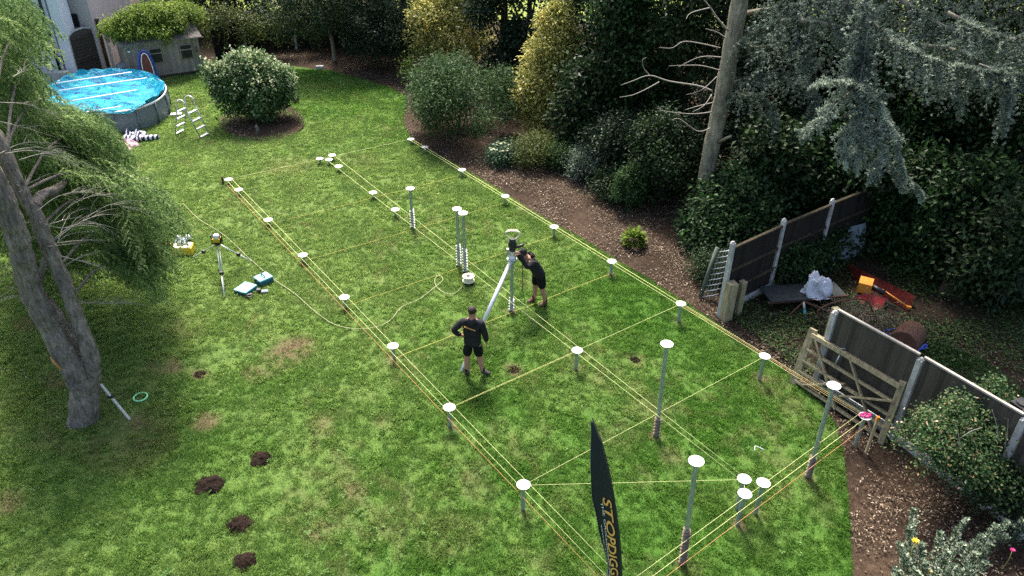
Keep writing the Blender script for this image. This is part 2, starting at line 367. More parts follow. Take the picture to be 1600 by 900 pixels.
def crown(name, lobes, n, L, W, mat, parent=None, clump=.16, droop=.25, shell=.12, per=14, low=.55, up=.7, cw=.35):
    C, U, kr = crown_pts(lobes, n, clump, shell, per, low)
    k = len(C); C[:, 2] = np.maximum(C[:, 2], gz(C[:, 0], C[:, 1])+.03)
    D = U*.6+rng.normal(0, .55, (k, 3)); D[:, 2] -= droop
    N = U*.5+rng.normal(0, .45, (k, 3)); N[:, 2] += up
    rnd = np.clip(rng.random(k)*(1-cw)+kr*cw, 0, 1)
    return leaves(name, C, D, N, L*(.7+.6*rng.random(k)), W*(.7+.6*rng.random(k)), mat, parent, rnd)
def strands(P, D, length, m, nl, nw, droop=.5, spread=1.0, taper=.6, updir=0., jit=.25, tufts=0):
    """feathery shoots: m needles along each strand; returns (n*m,3,3) triangles"""
    n = len(P); D = unit(D); ln = np.broadcast_to(length, (n,))
    t = (np.arange(m)+.5)/m
    if tufts: t = (np.floor(t*tufts)+.5)/tufts+(t*tufts-np.floor(t*tufts)-.5)*.3/tufts
    g = np.array([0, 0, -1.])
    pos = P[:, None]+D[:, None]*(t*1.)[None, :, None]*ln[:, None, None]+g*(t**2)[None, :, None]*droop*ln[:, None, None]
    tan = unit(D[:, None]+g*2*t[None, :, None]*droop)
    rv = unit(rng.normal(size=(n, m, 3))); side = unit(np.cross(tan, rv))
    nd = unit(tan*.75+side*spread+rng.normal(0, jit, (n, m, 3))+np.array([0, 0, updir]))
    l = (nl*(1-taper*t)[None, :]*(.7+.6*rng.random((n, m))))[..., None]
    wv_ = unit(np.cross(nd, rv))*nw*.5
    V = np.stack([pos+wv_, pos-wv_, pos+nd*l], 2)
    return V.reshape(-1, 3, 3), np.repeat(rng.random(n)*.55, m)+rng.random(n*m)*.45
def plumes(P, D, L, ns=14, sl_=.26, m=15, nl=.05, nw=.011, droop=.9):
    """branchlets: a drooping axis with side shoots, each covered in fine needles"""
    n = len(P); D = unit(D); L = np.broadcast_to(L, (n,)); t = (np.arange(ns)+.6)/ns; g = np.array([0, 0, -1.])
    pos = P[:, None]+D[:, None]*t[None, :, None]*L[:, None, None]+g*(t**2)[None, :, None]*droop*L[:, None, None]
    tan = unit(D[:, None]+g*2*t[None, :, None]*droop); lat = unit(np.cross(tan, g)); sg = np.where(np.arange(ns) % 2, 1, -1)[None, :, None]
    sd_ = unit(tan*.7+lat*sg*.75+rng.normal(0, .22, (n, ns, 3))); ln = (sl_*(1.05-.7*t))[None, :]*(.7+.6*rng.random((n, ns)))
    V, r = strands(pos.reshape(-1, 3), sd_.reshape(-1, 3), ln.ravel(), m, nl, nw, .5, .5, .3, .1, .25)
    V2, r2 = strands(P, D, L, 30, nl*1.2, nw*1.1, droop, .5, .3, .1, .25)
    pr = np.repeat(np.repeat(rng.random(n), ns), m)
    return np.concatenate([V, V2]), np.concatenate([np.clip(r*.55+pr*.5, 0, 1), r2])
def fib(a, b, n): # smooth interpolation of a polyline
    return [a+(b-a)*i/(n-1) for i in range(n)]
def smooth_line(pts, k=4):
    pts = [Vector(p) for p in pts]; out = []
    for i in range(len(pts)-1):
        p0 = pts[max(i-1, 0)]; p1 = pts[i]; p2 = pts[i+1]; p3 = pts[min(i+2, len(pts)-1)]
        for j in range(k):
            t = j/k; out.append(.5*((2*p1)+(p2-p0)*t+(2*p0-5*p1+4*p2-p3)*t*t+(3*p1-p0-3*p2+p3)*t**3))
    return out+[pts[-1]]
# ============================================================ GROUND
def in_poly(x, y, poly):
    x = np.asarray(x); y = np.asarray(y); c = np.zeros(x.shape, bool); n = len(poly)
    for i in range(n):
        x1, y1 = poly[i][:2]; x2, y2 = poly[(i+1) % n][:2]
        if y1 == y2: continue
        c ^= ((y1 > y) != (y2 > y)) & (x < (x2-x1)*(y-y1)/(y2-y1)+x1)
    return c
def densify(poly, step, jit=0.):
    out = []
    for i in range(len(poly)):
        a = Vector(poly[i][:2]); b_ = Vector(poly[(i+1) % len(poly)][:2]); n = max(1, int((b_-a).length/step))
        for k in range(n):
            p = a.lerp(b_, k/n)
            if jit: p = p+Vector((random.gauss(0, jit), random.gauss(0, jit)))
            out.append((p.x, p.y))
    return out
def palef(x, y):  # paler to the left and mid distance, greener at the near right
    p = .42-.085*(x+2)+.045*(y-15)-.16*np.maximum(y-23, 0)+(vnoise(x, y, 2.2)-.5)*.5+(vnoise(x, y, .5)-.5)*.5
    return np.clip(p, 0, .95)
def sheet(name, poly, dz, mat, step=.5, dry=None, bump=0.):
    poly = densify(poly, step*.6, .0); xs = [p[0] for p in poly]; ys = [p[1] for p in poly]
    gx, gy = np.meshgrid(np.arange(min(xs), max(xs), step), np.arange(min(ys), max(ys), step)); gx = gx.ravel(); gy = gy.ravel()
    k = in_poly(gx, gy, poly); gx = gx[k]; gy = gy[k]
    bp = np.array(poly)
    keep = np.array([((bp[:, 0]-a)**2+(bp[:, 1]-b_)**2).min() > (step*.35)**2 for a, b_ in zip(gx, gy)]) if len(gx) else []
    pts = [Vector(p) for p in poly]+[Vector((a, b_)) for a, b_, q in zip(gx, gy, keep) if q]
    n = len(poly)
    v, e, f, *_ = delaunay_2d_cdt(pts, [(i, (i+1) % n) for i in range(n)], [list(range(n))], 1, 1e-5)
    X = np.array([[p.x, p.y] for p in v]); Z = gz(X[:, 0], X[:, 1])+dz
    if bump: Z = Z+(vnoise(X[:, 0], X[:, 1], 1.1)-.3)*bump
    me = bpy.data.meshes.new(name); me.from_pydata(np.column_stack([X, Z]).tolist(), [], [list(q) for q in f])
    me.polygons.foreach_set('use_smooth', [True]*len(f)); me.update()
    if dry is not None:
        a = me.attributes.new('dry', 'FLOAT', 'POINT'); a.data.foreach_set('value', dry(X[:, 0], X[:, 1]).astype(np.float32))
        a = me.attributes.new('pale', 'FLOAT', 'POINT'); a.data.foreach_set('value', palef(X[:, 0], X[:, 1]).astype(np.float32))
    o = link_mesh(name, me, mat); o['kind'] = 'structure'; return o

# the base ground to the horizon
XS = np.concatenate([np.linspace(-300, -30, 10), np.arange(-28, 30, 2.), np.linspace(32, 300, 10)])
YS = np.concatenate([np.linspace(-60, -4, 5), np.arange(-2, 46, 2.), np.linspace(48, 400, 14)])
gx, gy = np.meshgrid(XS, YS); gzv = gz(gx, gy)-.05
me = bpy.data.meshes.new('ground'); nx = len(XS)
me.from_pydata(np.stack([gx, gy, gzv], -1).reshape(-1, 3).tolist(), [], [(j*nx+i, j*nx+i+1, (j+1)*nx+i+1, (j+1)*nx+i) for j in range(len(YS)-1) for i in range(nx-1)])
me.polygons.foreach_set('use_smooth', [True]*len(me.polygons)); go = link_mesh('ground', me, M['earth']); go['kind'] = 'structure'
sheet('meadow', [(-60, 52), (80, 40), (80, 150), (-60, 150)], .02, M['meadow'], 6)

EDGE = [(1340, 980), (1333, 900), (1330, 860), (1327, 800), (1322, 740), (1316, 700), (1306, 665), (1285, 632), (1255, 607), (1215, 570), (1175, 545), (1120, 505), (1060, 466), (985, 420), (900, 368),
        (840, 335), (780, 296), (720, 262), (675, 237), (648, 222), (634, 203), (630, 186), (636, 166), (634, 150), (606, 136), (560, 122), (512, 110), (455, 103), (400, 100), (330, 113)]
lawn_poly = [tuple(ga(*q)[:2]) for q in EDGE]
lawn_poly = lawn_poly+[(-14.6, 35.3), (-17.2, 33.6), (-18.0, 35.2), (-20.2, 34.4), (-34, 31), (-34, -3), (6.2, -3)]
DRY = [(460, 545, .5, .9), (440, 560, .45, .8), (405, 583, .35, .7), (322, 660, .3, .8), (290, 515, .5, .3), (255, 570, .35, .5), (270, 575, .25, .9), (200, 690, .9, .35), (215, 660, .3, .6), (500, 660, .3, .5),
       (492, 830, .3, .6), (485, 825, .2, .5), (555, 768, .25, .6), (600, 660, .25, .4), (740, 760, .5, .4), (800, 578, .28, .8), (992, 562, .26, .9), (1020, 640, .5, .35), (960, 680, .6, .3), (1050, 712, .3, .4), (450, 260, .9, .3),
       (560, 250, .7, .25), (47, 505, .35, .7), (100, 590, .4, .6), (5, 790, .35, .6), (1205, 600, .5, .3), (1000, 745, .3, .3), (890, 780, .4, .25), (1230, 630, .4, .3), (840, 600, .4, .25), (312, 585, .2, 1), (410, 583, .2, .9), (700, 835, .6, .3), (620, 820, .5, .3)]+[(a, b_, .15, 1) for a, b_ in [(1155, 822), (1184, 806), (1060, 503), (901, 574), (1066, 884), (1025, 682), (817, 800), (704, 665), (1262, 748), (799, 487), (1188, 591), (612, 562), (954, 431)]]
DW = [(*ga(a, b_)[:2], r, s) for a, b_, r, s in DRY]
def dryf(x, y):
    d = np.zeros(np.shape(x)); nz = vnoise(x, y, .17)*.9+vnoise(x, y, .06)*.5
    for cx, cy, r, s in DW:
        q = np.sqrt((x-cx)**2+((y-cy)*1.0)**2)/r
        d = np.maximum(d, np.clip((1.25-q)*1.6, 0, 1)*s*np.clip(nz*1.7-.35, 0, 1.2))
    d = np.maximum(d, np.clip((vnoise(x, y, 1.3)*.5+vnoise(x, y, .22)*.6-.74)*2.2, 0, .28))
    return np.clip(d, 0, 1)
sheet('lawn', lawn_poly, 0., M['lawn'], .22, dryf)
# round bed under the white-flowering shrub, long mulched border, yard behind the fence
rc = ga(410, 196)
bed = []
for k in range(40):
    a = 2*math.pi*k/40; bed.append(tuple(ga(410+66*math.cos(a)*(1+.04*math.sin(3*a)), 190+30*math.sin(a))[:2]))
sheet('round_flower_bed', bed, .03, M['mulch'], .2, bump=.08)
bord = [tuple(ga(*q)[:2]) for q in EDGE]
bord = bord+[(-14.3, 37.5), (-14, 41), (2, 42), (20, 34), (22, 20), (20, 12), (16, 2), (6.2, -3)]
sheet('flower_bed', bord, -.01, M['mulch'], .3, bump=.06)
yard = [tuple(ga(*q)[:2]) for q in [(1130, 500), (1210, 560), (1265, 600)]]+[(8.3, 12.3), (11.2, 8.0), (24, 9), (26, 26), (12, 24), (8.4, 19.5)]
sheet('yard_ground', yard, .04, M['earth'], .4, bump=.05)

# ------------------------------------------------------------ grass blades (stuff)
def frustum_ok(x, y, mx=1.5):
    P = np.stack([x, y, gz(x, y)-CH], -1); z = P@FW
    u = P@RT/z*FL; v = P@UP/z*FL
    return (np.abs(u) < 800+mx*FL/z) & (np.abs(v) < 450+mx*FL/z)
def grass(name, poly, n, hmin, hmax, w, excl=()):
    N = n*4; y = 5+31*rng.random(N)**1.35; x = -24+36*rng.random(N); k = in_poly(x, y, poly) & frustum_ok(x, y)
    x = x[k]; y = y[k]
    cl = vnoise(x, y, .11)*.55+vnoise(x, y, .26)*.25+vnoise(x, y, .8)*.2; d = dryf(x, y)
    k = rng.random(len(x)) < np.clip(cl*2.4-.5, .06, 1)*(1-.75*np.clip(d*1.3, 0, 1)); x = x[k]; y = y[k]; cl = cl[k]; d = d[k]
    for cx, cy, r in excl:
        k = (x-cx)**2+(y-cy)**2 > r*r; x = x[k]; y = y[k]; cl = cl[k]; d = d[k]
    k = slice(0, n); x = x[k]; y = y[k]; cl = cl[k]; d = d[k]; m_ = len(x)
    dist = np.sqrt(x*x+y*y+110)
    h = (hmin+(hmax-hmin)*rng.random(m_))*(.25+1.3*cl); ww = w*(dist/14)**.9*(.7+.7*rng.random(m_))
    wa = vnoise(x, y, .8)*12.6; a = wa+rng.normal(0, 1.1, m_); lean = .35+.75*rng.random(m_)
    B = np.stack([x, y, gz(x, y)-.005], -1); dirv = np.stack([np.cos(a)*lean, np.sin(a)*lean, np.ones(m_)], -1)
    T = B+unit(dirv)*h[:, None]; b2 = rng.random(m_)*6.283; S = np.stack([np.cos(b2), np.sin(b2), np.zeros(m_)], -1)*ww[:, None]*.5
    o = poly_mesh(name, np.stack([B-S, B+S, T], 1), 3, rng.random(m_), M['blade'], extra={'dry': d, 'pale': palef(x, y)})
    return tag(o, 'short patchy green grass growing over the whole lawn', 'grass', kind='stuff')
MOLE = [(325, 758, .24), (408, 718, .19), (375, 820, .20), (382, 878, .17)]
excl = [(*ga(a, b_)[:2], r*.85) for a, b_, r in MOLE]+[(-15.4, 29.1, 1.6), (-16.4, 30.0, 1.9), (-17.4, 31, 1.6)]+[(rc.x, rc.y, 1.35)]
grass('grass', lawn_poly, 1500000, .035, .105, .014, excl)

# broad-leaved weeds and clover in the turf (stuff)
x = -14+20*rng.random(9000); y = 6.5+20*rng.random(9000)**1.3; k = in_poly(x, y, lawn_poly) & frustum_ok(x, y) & (rng.random(9000) < np.clip(vnoise(x, y, 1.2)*1.6-.6+.05*(-x), .04, 1)*.35); x = x[k]; y = y[k]; n = len(x)
C = np.column_stack([np.repeat(x, 7)+rng.normal(0, .02, n*7), np.repeat(y, 7)+rng.normal(0, .02, n*7)]); a = rng.random(n*7)*6.283
C = np.column_stack([C, gz(C[:, 0], C[:, 1])+.035+.03*rng.random(n*7)]); D = np.column_stack([np.cos(a), np.sin(a), .25+.3*rng.random(n*7)])
tag(leaves('lawn_weeds', C, D, np.tile([0, 0, 1.], (n*7, 1))+rng.normal(0, .25, (n*7, 3)), .05*(.4+rng.random(n*7)), .026, leafmat('weed_leaf', [(0, (.08, .19, .04)), (.7, (.14, .26, .07)), (1, (.26, .36, .15))], .4)), 'small pale weeds and clover rosettes in the lawn', 'weeds', kind='stuff')
# ------------------------------------------------------------ wood chips (stuff)
def scatter(polys, n, ok=lambda x, y: np.ones(len(x), bool)):
    out = []
    for poly, share in polys:
        xs = [p[0] for p in poly]; ys = [p[1] for p in poly]; N = int(n*share*6)
        x = min(xs)+(max(xs)-min(xs))*rng.random(N); y = min(ys)+(max(ys)-min(ys))*rng.random(N)
        k = in_poly(x, y, poly) & frustum_ok(x, y, 1) & ok(x, y) & (rng.random(N) < np.clip(vnoise(x, y, .9)*2.0+vnoise(x, y, .25)*.6-.75, .05, 1)); out.append(np.stack([x[k], y[k]], -1)[:int(n*share)])
    return np.concatenate(out)
def chips(name, polys, n, label, mat, s=.05):
    P = scatter(polys, n); m_ = len(P); C = np.column_stack([P, gz(P[:, 0], P[:, 1])+.03+.04*rng.random(m_)])
    D = rng.normal(size=(m_, 3)); D[:, 2] *= .25; N = rng.normal(0, .35, (m_, 3)); N[:, 2] += 1
    return tag(leaves(name, C, D, N, s*(.5+rng.random(m_)), s*.5*(.5+rng.random(m_)), mat), label, 'bark mulch', kind='stuff')
strip = [tuple(ga(*q)[:2]) for q in EDGE[:-1]]+[(-12, 41), (4, 32), (9, 24), (10, 20), (6.2, 16), (8.5, 12), (12, 8), (12, 2)]
chips('wood_chips', [(bed, .06), (strip, .94)], 110000, 'scattered brown bark and wood chips covering the planting beds', M['chip'], .05)

# ============================================================ MOLEHILLS
labs = ['broad brown molehill, left of the three in the lower left lawn group', 'dark molehill highest up the lawn among the large fresh ones', 'round dark crumbly molehill below the broad brown one', 'dark molehill nearest the bottom edge of the photo']
def molehill(px, py, r, lab, h=.11):
    P = ga(px, py); bm = bmesh.new(); N_ = 34; g = {}
    for i in range(N_+1):
        for j in range(N_+1):
            x = (i/N_-.5)*2.6*r; y = (j/N_-.5)*2.6*r; th = math.atan2(y, x); q = math.hypot(x, y)/(r*(.82+.5*float(vnoise(math.cos(th)*2+px, math.sin(th)*2+py, .8))))
            nz = float(vnoise(x+px, y+py, .045))*.6+float(vnoise(x+py, y, .11))*.6
            g[i, j] = bm.verts.new((x+random.gauss(0, .004), y+random.gauss(0, .004), h*(max(0, 1-q**2.2)**.7)*(.45+.9*nz)-(.0 if q < 1 else min(.05, (q-1)*.2))+.006*random.random()-.004))
    for i in range(N_):
        for j in range(N_): bm.faces.new((g[i, j], g[i+1, j], g[i+1, j+1], g[i, j+1]))
    me = bpy.data.meshes.new('molehill'); bm.to_mesh(me); bm.free()
    o = link_mesh('molehill', me, M['mole']); o.location = P
    n = int(2600*r); C = np.column_stack([rng.normal(0, r*.55, n), rng.normal(0, r*.55, n), np.zeros(n)]); C[:, 2] = h*.75*np.exp(-(C[:, 0]**2+C[:, 1]**2)/(r*r*.6))
    ob = leaves('soil_crumbs', C+np.array(P), rng.normal(size=(n, 3)), rng.normal(size=(n, 3)), .032*(.3+rng.random(n)), .028, M['mole'], o); ob['kind'] = 'stuff'
    return tag(o, lab, 'molehill', 'molehills on the lawn')
for (a, b_, r), l in zip(MOLE, labs): molehill(a, b_, r, l)
molehill(312, 585, .12, 'small flattened soil patch between the green ring and the dry track', .04)
molehill(992, 562, .10, 'small soil patch right of the capped pile in the middle row', .03)
molehill(803, 577, .12, 'small soil patch right of the standing man and his boots', .03)

# ============================================================ HOUSE, GATE, SHED
def quadbox(mb, a, b_, dpt, z0, z1, back=None):
    """wall from ground point a to b (xy), thickness dpt going away from the camera"""
    a = Vector((a[0], a[1], 0)); b_ = Vector((b_[0], b_[1], 0)); d = (b_-a).normalized(); n = Vector((-d.y, d.x, 0))
    if n.y < 0: n = -n
    mt = Matrix((( d.x, n.x, 0, a.x), (d.y, n.y, 0, a.y), (0, 0, 1, 0), (0, 0, 0, 1))); L = (b_-a).length
    mb.prism([(0, 0), (L, 0), (L, dpt), (0, dpt)], mt, z0, z1); return mt, L
hA = ga(121, 122); HZ = -.25
house = thing('house', 'white rendered house corner with black drainpipe at the upper left', 'house', (hA.x, hA.y, HZ))
w = MB(); mt, L = quadbox(w, (hA.x-16, hA.y-1.6), (hA.x-.45, hA.y-.05), 1.1, HZ, 6.4); w.build('wall', M['render_w'], house, True)
w = MB(); w.box((hA.x-.14, hA.y+.35, 3.05), (.46, .8, 6.6)); w.build('corner_pier', M['render_w'], house, True)
w = MB(); q0 = at(98, 100, hA.y-.3); w.tube([(hA.x-.56, hA.y-.2, HZ+.05), (hA.x-.56, hA.y-.2, 6)], .06, 10)
for z in (.8, 2.4, 4.0): w.box((hA.x-.56, hA.y-.14, z), (.2, .12, .06))
w.build('drainpipe', M['black'], house, True)
w = MB(); w.box((hA.x-8, hA.y+3, 6.5), (17, 10, .2)); w.build('roof', M['tile'], house, True)
yA = hA.y+1.25
annex = thing('annex_building', 'pinkish rendered annex with small dark window behind the arched gate', 'outbuilding', (at(120, 60, yA).x, yA, HZ))
x0 = at(90, 30, yA).x; x1 = at(146, 40, yA).x
w = MB(); w.box(((x0+x1)/2, yA+2, 2.2), (x1-x0, 4, 5.0)); w.build('wall', M['render_p'], annex, True)
a = at(107, 21, yA); b_ = at(126, 41, yA)
f = MB(); f.box(((a.x+b_.x)/2, yA-.03, (a.z+b_.z)/2), (b_.x-a.x, .08, a.z-b_.z)); fo = f.build('window', M['black'], annex, True)
f = MB(); f.box(((a.x+b_.x)/2, yA-.075, (a.z+b_.z)/2), (b_.x-a.x-.12, .02, a.z-b_.z-.12)); f.build('pane', M['glass'], fo, True)
w = MB(); w.tube([(at(103, 20, yA).x-.25, yA-.12, HZ), (at(103, 20, yA).x-.25, yA-.12, 4.5)], .06, 8); w.build('drainpipe', M['black'], annex, True)
yB = hA.y+8
outb = thing('garage_building', 'low building with dark tiled roof behind the climbing plant', 'garage', (at(160, 40, yB).x, yB, HZ))
x0 = at(150, 30, yB).x; x1 = at(222, 20, yB).x
w = MB(); w.box(((x0+x1)/2, yB+2.5, 1.0), (x1-x0, 5, 2.6)); w.build('wall', M['render_p'], outb, True)
w = MB(); mt = Matrix(((0, 0, 1, 0), (1, 0, 0, yB-.4), (0, 1, 0, 2.3), (0, 0, 0, 1)))
w.prism([(0, -.05), (2.9, 1.6), (5.8, -.05), (5.7, -.12), (2.9, 1.45), (.1, -.12)], mt, x0-.3, x1+.3); w.build('roof', M['tile'], outb, True)
w = MB(); a = at(132, 20, yB-3)
w.box((a.x, yB-2.2, 1.0), (2.2, .2, 2.6)); w.build('side_wall', M['render_p'], outb, True)
# low grey wall left of the gate
gp = ga(100, 128)
w = MB(); w.box((gp.x-1.2, gp.y-.2, gp.z+.25), (3.2, .35, .55)); lw = w.build('garden_wall', M['conc'])
tag(lw, 'low grey garden wall behind the pool under the drainpipe', 'wall')
# arched gate
gl = ga(121, 122); gr = ga(168, 108)
gl = Vector((gl.x+.05, gl.y, HZ)); gr = Vector((gr.x-.1, gr.y, HZ)); GW = (gr-gl).length; ga_ = math.atan2(gr.y-gl.y, gr.x-gl.x)
gate = thing('arched_gate', 'dark slatted garden gate with arched top beside the white house', 'gate', gl, ga_)
arc = [(.1, 0), (GW-.1, 0)]+[(GW/2+(GW/2-.1)*math.cos(a), 1.75+.28*math.sin(a)) for a in np.linspace(0, math.pi, 15)]
mtg = Matrix(((1, 0, 0, 0), (0, 0, 1, 0), (0, 1, 0, 0), (0, 0, 0, 1)))
w = MB(); w.prism(arc, mtg, -.02, .02)
for k in range(12): w.box((GW/2, -.03, .12+k*.14), (GW-.26, .03, .115), rot=Matrix.Rotation(R(14), 4, 'X'))
w.build('slat_panel', M['gate_dark'], gate)
w = MB(); rim = [Vector((GW/2+(GW/2-.06)*math.cos(a), 0, 1.77+.3*math.sin(a))) for a in np.linspace(0, math.pi, 19)]
w.tube([(GW-.06, 0, 0)]+rim+[(.06, 0, 0)], .045, 6); w.build('frame', M['conc'], gate)
gp1 = MB(); gp1.box((-.05, .05, .95), (.14, .14, 2.0)); tag(gp1.build('gate_post', M['wood'], None), 'grey timber post on the house side of the arched gate', 'post').location = (gl.x-.12, gl.y, HZ)
gp2 = MB(); gp2.box((0, 0, 1.1), (.14, .14, 2.3)); gp2.box((0, 0, 2.28), (.2, .2, .08)); tag(gp2.build('gate_post', M['barkd'], None), 'dark timber post with cap on the shed side of the arched gate', 'post').location = (gr.x+.12, gr.y+.1, HZ)
gp3 = MB(); gp3.box((0, 0, .9), (.12, .12, 1.95)); tag(gp3.build('concrete_post', M['conc'], None), 'white concrete post between the arched gate and the shed', 'post').location = (gr.x+.42, gr.y+.05, HZ)
# shed
s0 = ga(206, 129); s1 = ga(318, 113); SL = (s1-s0).length; sa = math.atan2(s1.y-s0.y, s1.x-s0.x); SH = 1.72; SD = 2.2
shed = thing('garden_shed', 'weathered grey wooden shed with corrugated roof and two dark windows', 'shed', (s0.x, s0.y, HZ), sa)
w = MB(); w.box((SL/2, SD/2, SH/2), (SL, SD, SH)); w.build('wall', M['shed'], shed)
for x in (.02, SL-.02):
    w = MB(); w.box((x, -.02, SH/2), (.1, .06, SH)); w.build('corner_trim', M['shed'], shed)
w = MB(); n = 60; vs_ = []; fs = []
for i in range(n*4+1):
    x = -.2+(SL+.4)*i/(n*4); z = .022*math.sin(i*math.pi/2*1.0)
    for (yy, zz) in ((-.22, SH-.02), (SD+.2, SH+.62)): vs_ += [(x, yy, zz+z), (x, yy, zz+z+.02)]
for i in range(n*4):
    a = i*4; fs += [(a+1, a+5, a+7, a+3), (a, a+2, a+6, a+4), (a, a+4, a+5, a+1), (a+2, a+3, a+7, a+6)]
w.add(vs_, fs); w.build('corrugated_roof', M['corr'], shed)
w = MB(); w.box((SL/2, -.05, SH-.1), (SL, .03, .12)); w.build('fascia', M['shed'], shed)
for x in (1.25, 2.55):
    f = MB(); f.box((x, -.03, 1.12), (.56, .06, .62)); fo = f.build('window', M['shed'], shed)
    for z, h_ in ((1.0, .34), (1.31, .16)):
        f = MB(); f.box((x, -.065, z), (.46, .02, h_)); f.build('pane', M['glass'], fo)
w = MB(); w.tube([(2.98, -.03, 1.25), (2.98, -.12, 1.2)], .02, 6); w.lathe((2.98, -.14, 1.05), [(.02, 0), (.05, .02), (.055, .12), (.02, .17), (0, .2)], 10); w.build('wall_lantern', M['redp'], shed)
w = MB(); w.box((.18, -.07, 1.42), (.1, .08, .07)); w.build('wall_lamp', M['alu'], shed)
w = MB(); w.box((SL/2, -.04, .1), (SL, .06, .2)); w.build('plinth', M['barkd'], shed)
# things between gate and shed: green rack, round grey bin lid
rp = ga(190, 122); rk = thing('metal_rack', 'dark green tubular rack leaning between gate and shed', 'rack', (rp.x, rp.y+.5, HZ))
w = MB(); w.tube([(-.5, 0, .1), (.4, .1, 1.2)], .02, 6); w.tube([(-.5, .4, .1), (.4, .5, 1.2)], .02, 6)
for t in np.linspace(0, 1, 7): w.tube([(-.5+.9*t, .1*t, .1+1.1*t), (-.5+.9*t, .4+.1*t, .1+1.1*t)], .012, 5)
w.tube([(-.5, 0, .1), (-.5, 0, -.0)], .02, 6); w.tube([(.4, .1, 1.2), (.4, .1, 0)], .02, 6); w.build('frame', simple('dark_green_paint', (.02, .10, .06), .5), rk)
w = MB(); w.lathe((0, 0, 0), [(0, 0), (.26, 0), (.3, .1), (.32, .62), (.36, .64), (.34, .72), (.1, .8), (0, .8)], 20); o = w.build('storage_bin', M['greyp']); o.location = (rp.x+.35, rp.y-.05, HZ)
tag(o, 'small pale grey bin standing at the left corner of the shed', 'bin')
# blue and red sledge board leaning on the shed
P = ga(236, 131); bd = thing('foam_board', 'dark red foam board with blue rails leaning upright against the shed', 'bodyboard', (P.x, P.y, HZ), sa)
rotb = Matrix.Rotation(R(-9), 4, 'X')
out = [(-.30, 0), (.30, 0), (.34, .35), (.32, .9), (.24, 1.25), (.1, 1.45), (-.1, 1.45), (-.24, 1.25), (-.32, .9), (-.34, .35)]
w = MB(); w.prism([(x*.72, y*.97+.02) for x, y in out], rotb @ Matrix(((1, 0, 0, 0), (0, 0, 1, -.12), (0, 1, 0, 0), (0, 0, 0, 1))), -.05, .05); w.build('deck', M['redp'], bd)
w = MB(); w.tube(smooth_line([rotb @ Vector((x*.95, -.12, y)) for x, y in out[1:]+[out[0]]], 3), .042, 8); w.build('rail', M['bluep'], bd)
w = MB(); w.tube(smooth_line([rotb @ Vector((x*.62, -.2, y*.94)) for x, y in out[1:]+[out[0]]], 3), .018, 6); w.build('rope_trim', M['poolwhite'], bd)
# back fence right of the shed (dark panels, white post)
fpx = [(322, 112), (386, 82), (470, 78), (560, 76)]
FB = [Vector((-14.4, 36.9, HZ)), Vector((-13.53, 38.85, HZ)), Vector((-11.2, 39.6, HZ)), Vector((-8.9, 40.2, HZ)), Vector((-6.4, 40.9, HZ))]
lab_p = ['hidden behind climber next to the shed', 'white and upright in the middle', 'third from the shed', 'fourth from the shed', 'last on the right']
for i in range(4):
    a = FB[i]; b_ = FB[i+1]; ang = math.atan2(b_.y-a.y, b_.x-a.x); Lf = (b_-a).length
    fp = thing('board_fence', ['dark fence panel between the shed and the white post', 'dark fence panel right of the white post behind the flowering shrub', 'dark back fence panel behind the leaning thin tree', 'dark back fence panel furthest right under the trees'][i], 'fence', a, ang, 'dark panels of the back fence')
    w = MB(); w.box((Lf/2, .03, .85), (Lf-.1, .04, 1.65))
    for k in range(11): w.box((Lf/2, -.0, .1+k*.15), (Lf-.14, .03, .13), rot=Matrix.Rotation(R(10), 4, 'X'))
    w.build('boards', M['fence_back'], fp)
for i in (1, 2, 3):
    w = MB(); w.box((0, 0, .85), (.11, .11, 1.8)); w.box((0, 0, 1.76), (.09, .09, .06)); o = w.build('fence_post', M['conc']); o.location = FB[i]+Vector((0, -.02, 0))
    tag(o, ['', 'white concrete fence post left behind the white-flowering shrub', 'concrete fence post behind the upper edge of the flowering shrub', 'concrete fence post in the shade behind the thin leaning tree'][i], 'post', 'posts of the back fence')

# ============================================================ POOL
pc = Vector((-16.35, 30.0, HZ+.02)); PR = 2.82; PH = .84
pool = thing('garden_pool', 'round grey above-ground pool with cyan liner near the shed', 'pool', pc, R(128)); pool.scale = (1.05, .76, 1)
w = MB(); w.lathe((0, 0, 0), [(PR+.03, 0), (PR+.05, PH*.5), (PR, PH), (PR-.05, PH), (PR-.02, 0)], 64); w.build('wall', M['poolgrey'], pool)
w = MB(); ring = [(PR*math.cos(a), PR*math.sin(a), PH+.02) for a in np.linspace(0, 2*math.pi, 65)]; w.tube(ring, .045, 8, False); w.build('rim', M['poolwhite'], pool)
for k in range(16):
    a = 2*math.pi*(k+.4)/16; w = MB(); c, s = math.cos(a), math.sin(a)
    w.tube([((PR+.05)*c, (PR+.05)*s, PH), ((PR+.08)*c, (PR+.08)*s, .02)], .035, 7); w.build('upright', M['poolgrey'], pool)
    if k in (0, 13, 14, 15):
        w = MB(); w.tube([((PR+.08)*c, (PR+.08)*s, .55), ((PR+.5)*c, (PR+.5)*s, .02)], .014, 6); w.build('brace', M['alu'], pool)
bm = bmesh.new(); NR, NA = 26, 90; grid = []
for i in range(NR):
    row = []
    for j in range(NA):
        a = 2*math.pi*j/NA; r = PR*.985*i/(NR-1); x, y = r*math.cos(a), r*math.sin(a)
        e = max(0, (r/PR-.72)/.28); z = .44+.16*float(vnoise(x, y, .7))+.10*float(vnoise(x+9, y*2, .3))+e**2*(.34+.14*float(vnoise(x*3, y*3, 1.0)))
        row.append(bm.verts.new((x, y, z)) if i or not j else row[0])
    grid.append(row)
extra = []
